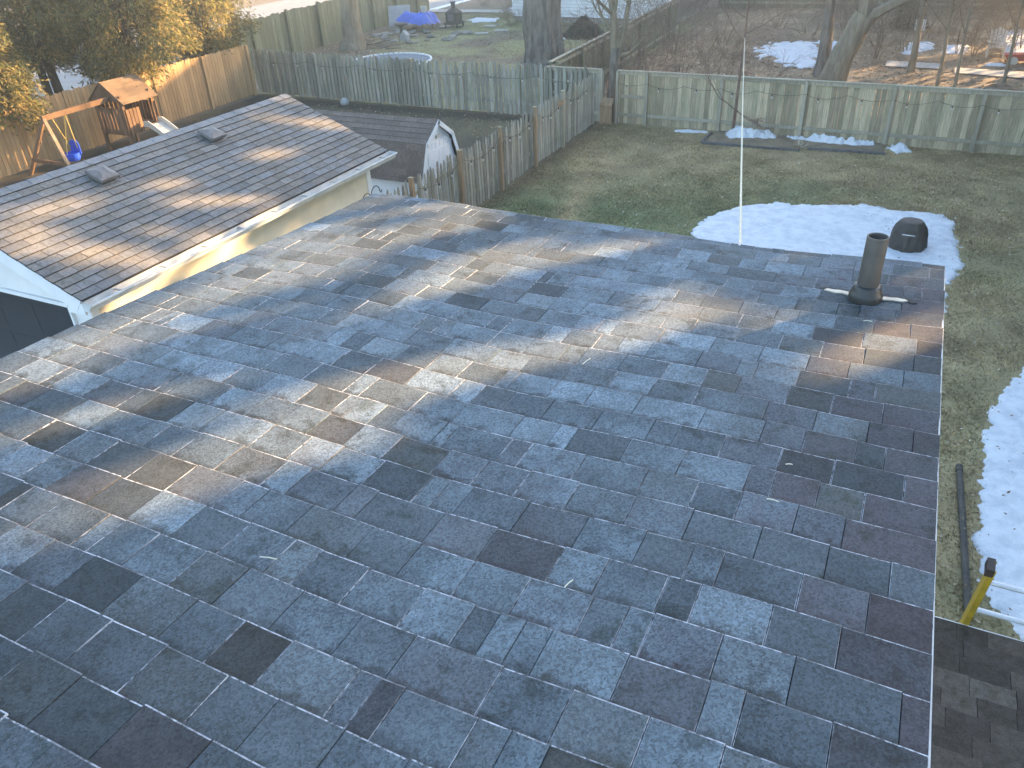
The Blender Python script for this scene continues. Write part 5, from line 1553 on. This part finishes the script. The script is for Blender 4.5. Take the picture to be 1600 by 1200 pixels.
for k in range(9):
    a = sr.uniform(-0.5, 0.7)
    x, y = -26.0+sr.uniform(0, 2.2), 34.9+sr.uniform(-.5, .8)
    o = thing('fallen_branch', 'bare stick in the pile beside the brown trunk', 'branch', (x, y, 0.05), 'sticks beside the brown trunk')
    pts, _ = wander((x, y, 0.06), (math.cos(a), math.sin(a), 0.05), sr.uniform(.8, 1.9), 5, sr, 0.06); MB().tube(pts, [.03, .028, .024, .02, .014, .008], 6).build('stick', MT['twig'], o)
for k, (x, y, a, lab) in enumerate([(-20.6, 40.6, 0.3, 'flat pale stepping slab left of the dead perennials'), (-21.9, 41.9, 0.1, 'flat stepping slab before the chiminea'), (-21.2, 39.5, 0.5, 'flat stepping slab nearest the trampoline'), (-24.4, 41.3, 0.2, 'slab beside the blue tarpaulin')]):
    m = MB(); m.box((-.34, -.22, 0), (.34, .22, .05)); o = place('stepping_slab', m.mesh('slab', MT['concrete']), None, (x, y, 0.04), (0, 0, a)); tag(o, lab, 'slab', 'stepping slabs on the neighbouring lawn')

# beyond the tan fence on the right
sg = thing('sign', 'small white square sign on a post in the far brush', 'sign', (-0.6, 43.5, 0))
MB().box((-0.63, 43.5, 0), (-0.57, 43.55, 0.8)).build('post', MT['galv'], sg)
MB().box((-0.82, 43.46, 0.15), (-0.38, 43.49, 0.62)).build('panel', MT['white'], sg)
MB().box((-0.66, 43.452, 0.30), (-0.52, 43.459, 0.42)).build('emblem', MT['galv'], sg)
ac = thing('garden_chair', 'pale wooden garden chair on the snow edge at upper right', 'chair', (2.35, 38.2, 0))
c = Vector((2.35, 38.2, 0.05))
for dx in (-.28, .28):
    MB().box(c+Vector((dx-.03, -.3, 0)), c+Vector((dx+.03, -.24, .55))).build('leg', MT['foilwood'], ac)
    part_bar(ac, 'leg', c+Vector((dx, -.25, .36)), c+Vector((dx, .55, 0.02)), .05, .07, MT['foilwood'])
    part_bar(ac, 'armrest', c+Vector((dx*1.15, -.34, .57)), c+Vector((dx*1.15, .35, .54)), .11, .025, MT['foilwood'])
for k in range(5): part_bar(ac, 'seat_slat', c+Vector((-.27, -.22+.11*k, .37-.03*k)), c+Vector((.27, -.22+.11*k, .37-.03*k)), .09, .02, MT['foilwood'])
for k in range(5):
    x = -.22+.11*k; part_bar(ac, 'back_slat', c+Vector((x, .25, .25)), c+Vector((x*1.15, .55, .98-abs(k-2)*.05)), .09, .02, MT['foilwood'], up=(0, 1, 0))
rt = thing('red_cart', 'faded red toy cart at the right edge beyond the fence', 'cart', (3.2, 37.0, 0))
m = MB(); m.prism([(2.75, 36.8, .15), (3.7, 36.8, .15), (3.85, 36.8, .42), (2.6, 36.8, .36)], (0, .45, 0)); m.build('tub', MT['red'], rt)
for x in (2.95, 3.5):
    for y in (36.77, 37.27):
        MB().lathe((x, y, .15), [(0, -.03), (.14, -.03), (.14, .03), (0, .03)], 14, M=Matrix.Rotation(R(90), 3, 'X')).build('wheel', MT['foilwood'], rt)

# litter on the near roof: twigs and needles caught on the frost
for k, (x, s, a, L) in enumerate([(-1.32, 1.06, 0.2, 0.05), (-0.55, 1.30, 1.2, 0.03), (-0.02, 3.27, -0.15, 0.035), (-0.14, 2.06, 0.1, 0.02), (-1.95, 0.72, 1.9, 0.03), (-0.16, 1.86, -0.15, 0.035), (-0.95, 2.44, 1.3, 0.05)]):
    p = roof_pt(x, s, 0.016); q = roof_pt(x+L*math.cos(a), s+L*math.sin(a), 0.020)
    o = thing('straw', ['pale straw bit on the shingles at lower centre', 'pale straw bit standing on a dark shingle at lower right', 'white straw bit just below the vent pipe', 'straw bit on a course line near the right roof edge', 'curled straw bit at the lower left', 'straw bit on the light shingle near the roof edge', 'small dry leaf scrap in the middle of the roof'][k], 'straw', p)
    MB().tube([p, p.lerp(q, .5)+Vector((0, 0, .002)), q], 0.0016, 5).build('stalk', MT['cord'], o)
# ================================================================ trees added on the sunny side, outside the frame, to shade the yards
ROOF_LIT = [
  (0.100, [(-2.89, 1.4), (-2.88, 1.73), (-2.84, 2.05), (-2.85, 2.45), (-2.87, 2.92), (-2.93, 3.48), (-2.96, 3.92)]),
  (0.045, [(-2.45, 1.17), (-2.38, 1.33), (-2.22, 1.49), (-2.12, 1.63)]),
  (0.070, [(-2.04, 0.94), (-1.9, 1.02), (-1.82, 1.15), (-1.78, 1.35), (-1.69, 1.52), (-1.52, 1.64), (-1.42, 1.75)]),
  (0.050, [(-1.81, 1.59), (-1.81, 1.76), (-1.69, 1.88), (-1.57, 2.0), (-1.42, 2.15), (-1.31, 2.33), (-1.18, 2.44)]),
  (0.050, [(-1.12, 2.52), (-0.99, 2.61), (-0.91, 2.72), (-0.85, 2.87), (-0.78, 3.03)]),
  (0.045, [(-0.92, 3.1), (-0.81, 3.27)]), (0.035, [(-0.68, 3.16), (-0.55, 3.3)]),
  (0.050, [(-1.94, 3.12), (-1.86, 3.24), (-1.77, 3.42), (-1.67, 3.57), (-1.58, 3.75)]),
  (0.060, [(-2.68, 2.57), (-2.51, 2.64), (-2.41, 2.83), (-2.51, 3.19), (-2.44, 3.45)]),
  (0.090, [(-2.86, 3.78), (-2.61, 3.82), (-2.37, 3.86), (-2.13, 3.89)]),
  (0.030, [(-0.47, 3.03), (-0.33, 3.13)]), (0.040, [(-0.19, 2.73), (-0.08, 2.86), (0.02, 3.0)]),
  (0.040, [(0.15, 3.21), (0.29, 3.34)]), (0.030, [(0.09, 3.8), (0.21, 3.9)]), (0.050, [(-2.0, 2.87), (-1.92, 3.02), (-1.81, 3.18)]),
]
GARAGE_LIT = [
  (0.30, [(-9.9, 5.59), (-9.58, 5.83)]), (0.30, [(-9.46, 5.33), (-9.42, 5.83)]), (0.28, [(-9.07, 5.77), (-8.57, 6.35)]), (0.12, [(-8.93, 6.82), (-8.74, 7.04)]),
  (0.12, [(-9.18, 7.52), (-8.86, 8.12), (-8.58, 8.69)]), (0.16, [(-10.15, 10.67), (-9.7, 11.16), (-9.14, 11.83)]), (0.10, [(-10.46, 11.2), (-10.26, 11.73)]),
  (0.10, [(-9.49, 9.44), (-9.1, 10.17)]), (0.20, [(-9.88, 6.1), (-9.73, 6.64)]), (0.12, [(-9.63, 7.29), (-9.4, 8.11)]),
]
SV = np.array(SUN)
def gaps(P, pad):
    """True where a clump is left out, shaping the crown to light chosen patches"""
    drop = np.zeros(len(P), bool)
    # main roof plane  z = 5.0776 - 0.0582 y
    n = np.array([0, math.sin(TH), math.cos(TH)]); c = n @ np.array([0, 0, ROOF_Z0])
    t = (P @ n - c)/(SV @ n); Q = P - SV*t[:, None]
    for wdt, L in ROOF_LIT:
        for a, b in zip(L[:-1], L[1:]): drop |= (seg_dist(Q[:, 0], Q[:, 1], a, b) < wdt*1.25+pad) & (t > 0)
    n = np.array([GP, 0, 1.0]); n /= np.linalg.norm(n); c = n @ np.array([GEX, 0, GZ])
    t = (P @ n - c)/(SV @ n); Q = P - SV*t[:, None]
    for wdt, L in GARAGE_LIT:
        for a, b in zip(L[:-1], L[1:]): drop |= (seg_dist(Q[:, 0], Q[:, 1], a, b) < wdt*0.7+pad*0.45) & (t > 0)
    t = (P[:, 0] - WX1)/SV[0]; Q = P - SV*t[:, None]
    drop |= (Q[:, 1] > 5.2) & (Q[:, 1] < 10.4) & (Q[:, 2] > 1.2) & (Q[:, 2] < 2.62) & (t > 0) & (np.random.default_rng(3).random(len(P)) < np.where(Q[:, 1] < 8.3, 0.93, 0.6))
    # mottled light over the upper left of the roof, between the streaks
    n = np.array([0, math.sin(TH), math.cos(TH)]); c = n @ np.array([0, 0, ROOF_Z0])
    t = (P @ n - c)/(SV @ n); Q = P - SV*t[:, None]
    yb = np.interp(Q[:, 0], [-3.1, -2.05, -1.6, -1.4, -0.85, -0.15, 0.28], [0.9, 0.95, 1.6, 2.05, 2.8, 3.0, 3.3])
    u = Q[:, 0]*math.sin(SUN_AZ)+Q[:, 1]*math.cos(SUN_AZ); v = Q[:, 0]*math.cos(SUN_AZ)-Q[:, 1]*math.sin(SUN_AZ)
    lev = fbm(u*1.5+3, v*5.5+9, 201, 3) + 0.10*np.clip((-1.6-Q[:, 0])/1.2, -1, 1)
    drop |= (Q[:, 1] > yb) & (Q[:, 1] < 4.4) & (Q[:, 0] > -3.3) & (Q[:, 0] < 0.4) & (lev > 0.62) & (t > 0)
    # low light reaching the treetops beyond the lawn
    rr_ = np.random.default_rng(8).random(len(P))
    for Y, xa, xb, za in ((38.0, -6.5, 8.0, -1.5),):
        t = (P[:, 1]-Y)/SV[1]; Q = P - SV*t[:, None]
        drop |= (Q[:, 0] > xa) & (Q[:, 0] < xb) & (Q[:, 2] > za) & (Q[:, 2] < za+5) & (t > 0) & (rr_ < 0.93)
    return drop

def add_shade_spruce(label, c, H, rad, seed, n, size, dense=0):
    r = np.random.default_rng(seed)
    t = thing('shade_spruce', label, 'tree', (c[0], c[1], 0), 'spruces added for shade on the sunny side')
    MB().tube([(c[0], c[1], -0.1), (c[0], c[1], H*0.97)], [0.25, 0.02], 8, cap=False).build('trunk', MT['bark_dark'], t)
    z = H*(1-r.random(n)**0.8)*0.97+0.4
    z = np.clip(np.round(z/0.35)*0.35 + r.normal(0, 0.14, n), 0.3, H)
    a = r.uniform(0, 2*math.pi, n); rr = rad*np.clip(1.02-z/H, 0.02, 1)**0.6*np.sqrt(r.random(n))
    P = np.stack([c[0]+np.cos(a)*rr, c[1]+np.sin(a)*rr, z-0.15*rr], -1)
    if dense:
        m_ = dense; zz = r.uniform(6.0, 11.2, m_); aa = r.uniform(0, 2*math.pi, m_); q = rad*np.clip(1.02-zz/H, 0.02, 1)**0.6*np.sqrt(r.random(m_))
        P = np.concatenate([P, np.stack([c[0]+np.cos(aa)*q, c[1]+np.sin(aa)*q, zz], -1)], 0)
    P = P[~gaps(P, size*0.75)]; n = len(P)
    D = r.normal(0, 1, (n, 3))
    V, F, T = sprays(n, P-D/np.linalg.norm(D, axis=1, keepdims=True)*size*0.5, D, size, size*0.42, [(0.030, 0.045, 0.028), (0.022, 0.034, 0.022)], r)
    o = bpy.data.objects.new('crown', np_mesh('crown', V-np.array([c[0], c[1], 0]), F, MT['needle'], T)); COL.objects.link(o); o.parent = t
    if dense:                                             # heavier low boughs, added to stop low sun
        m_ = 5000; zz = r.uniform(0.4, 6.2, m_); aa = r.uniform(0, 2*math.pi, m_); q = rad*np.clip(1.02-zz/H, 0.02, 1)**0.6*np.sqrt(r.random(m_))
        P = np.stack([c[0]+np.cos(aa)*q, c[1]+np.sin(aa)*q, zz], -1); D = r.normal(0, 1, (m_, 3))
        V, F, T = sprays(m_, P, D, 0.40, 0.16, [(0.030, 0.045, 0.028), (0.022, 0.034, 0.022)], r)
        o = bpy.data.objects.new('lower_boughs', np_mesh('lower_boughs', V-np.array([c[0], c[1], 0]), F, MT['needle'], T)); COL.objects.link(o); o.parent = t
def at_sun(cc, d): return (0.848*cc+0.530*d, -0.530*cc+0.848*d)
SPR = [(-6.3, 21, 13, 2.7, 'nearest the back fence'), (-4.4, 19, 13, 2.9, 'second along the lawn'), (-2.6, 17, 13, 2.9, 'in the middle of the near row'), (-0.8, 15.5, 13, 2.9, 'beside the near house'),
       (1.0, 15, 13, 2.9, 'nearest the near house'), (2.8, 15, 13, 2.9, 'last of the near row'), (-9.0, 29, 14, 3.6, 'first of the far row'), (-12.0, 34, 15, 3.8, 'second of the far row'), (-15.2, 40, 16, 4.0, 'third of the far row'),
       (-18.8, 47, 16, 4.0, 'fourth of the far row'), (-22.4, 55, 16, 4.2, 'fifth of the far row'), (-24.6, 61, 16, 2.8, 'last of the far row')]
for k, (cc, d, H, rad, w_) in enumerate(SPR):
    add_shade_spruce('unseen tall dark spruce added for its shade, '+w_, at_sun(cc, d), H, rad, 300+k, 12000 if k < 6 else 18000, 0.15 if k < 6 else 0.32, 26000 if k < 6 else 0)
# row of unseen houses added on the sunny side to block low sun
def add_shade_house(c, wx, wy, eave, ridge, label):
    h = thing('shade_house', label, 'house', (c[0], c[1], 0), 'houses added for shade on the sunny side')
    MB().box((c[0]-wx/2, c[1]-wy/2, 0), (c[0]+wx/2, c[1]+wy/2, eave)).build('wall', MT['house_wall'], h)
    m = MB(); m.prism([(c[0]-wx/2-.4, c[1]-wy/2-.4, eave), (c[0]-wx/2-.4, c[1]+wy/2+.4, eave), (c[0]-wx/2-.4, c[1], ridge)], (wx+.8, 0, 0)); m.build('roof', MT['felt'], h)
    for k in range(3):
        for z in (1.0, 3.8):
            if z+1.3 < eave:
                w_ = MB().box((c[0]-wx/2-.04, c[1]-wy/2+1.2+k*wy/3.2, z), (c[0]-wx/2-.003, c[1]-wy/2+2.4+k*wy/3.2, z+1.3)).build('window', MT['white'], h)
                MB().box((c[0]-wx/2-.05, c[1]-wy/2+1.28+k*wy/3.2, z+.08), (c[0]-wx/2-.041, c[1]-wy/2+2.32+k*wy/3.2, z+1.22)).build('pane', MT['dark_door'], w_)
for k, w_ in enumerate(('first', 'second', 'third', 'fourth', 'fifth')):
    add_shade_house((-14+k*11.6, 66), 10.8, 9, (6.4, 7.8, 7.8, 3.0, 3.0)[k], (11.0, 13.8, 13.8, 6.0, 6.0)[k], w_+' unseen house of the next street, added to block low sun, counted from the left')

# ================================================================ haze added in place of veiling glare
hz = MB().box((-264, -264, -1.2), (264, 264, 16.6)).build('haze', [])
hm = bpy.data.materials.new('glare_haze'); hm.use_nodes = True
hn = hm.node_tree
for n_ in list(hn.nodes):
    if n_.type == 'BSDF_PRINCIPLED': hn.nodes.remove(n_)
pv = hn.nodes.new('ShaderNodeVolumePrincipled')
pv.inputs['Color'].default_value = (1.0, 0.93, 0.80, 1)
pv.inputs['Density'].default_value = 0.0046
pv.inputs['Anisotropy'].default_value = 0.75
hn.links.new(pv.outputs[0], hn.nodes['Material Output'].inputs['Volume'])
hz.data.materials.append(hm)
tag(hz, 'thin sunlit haze over the gardens, added in place of veiling glare', 'haze', kind='stuff')
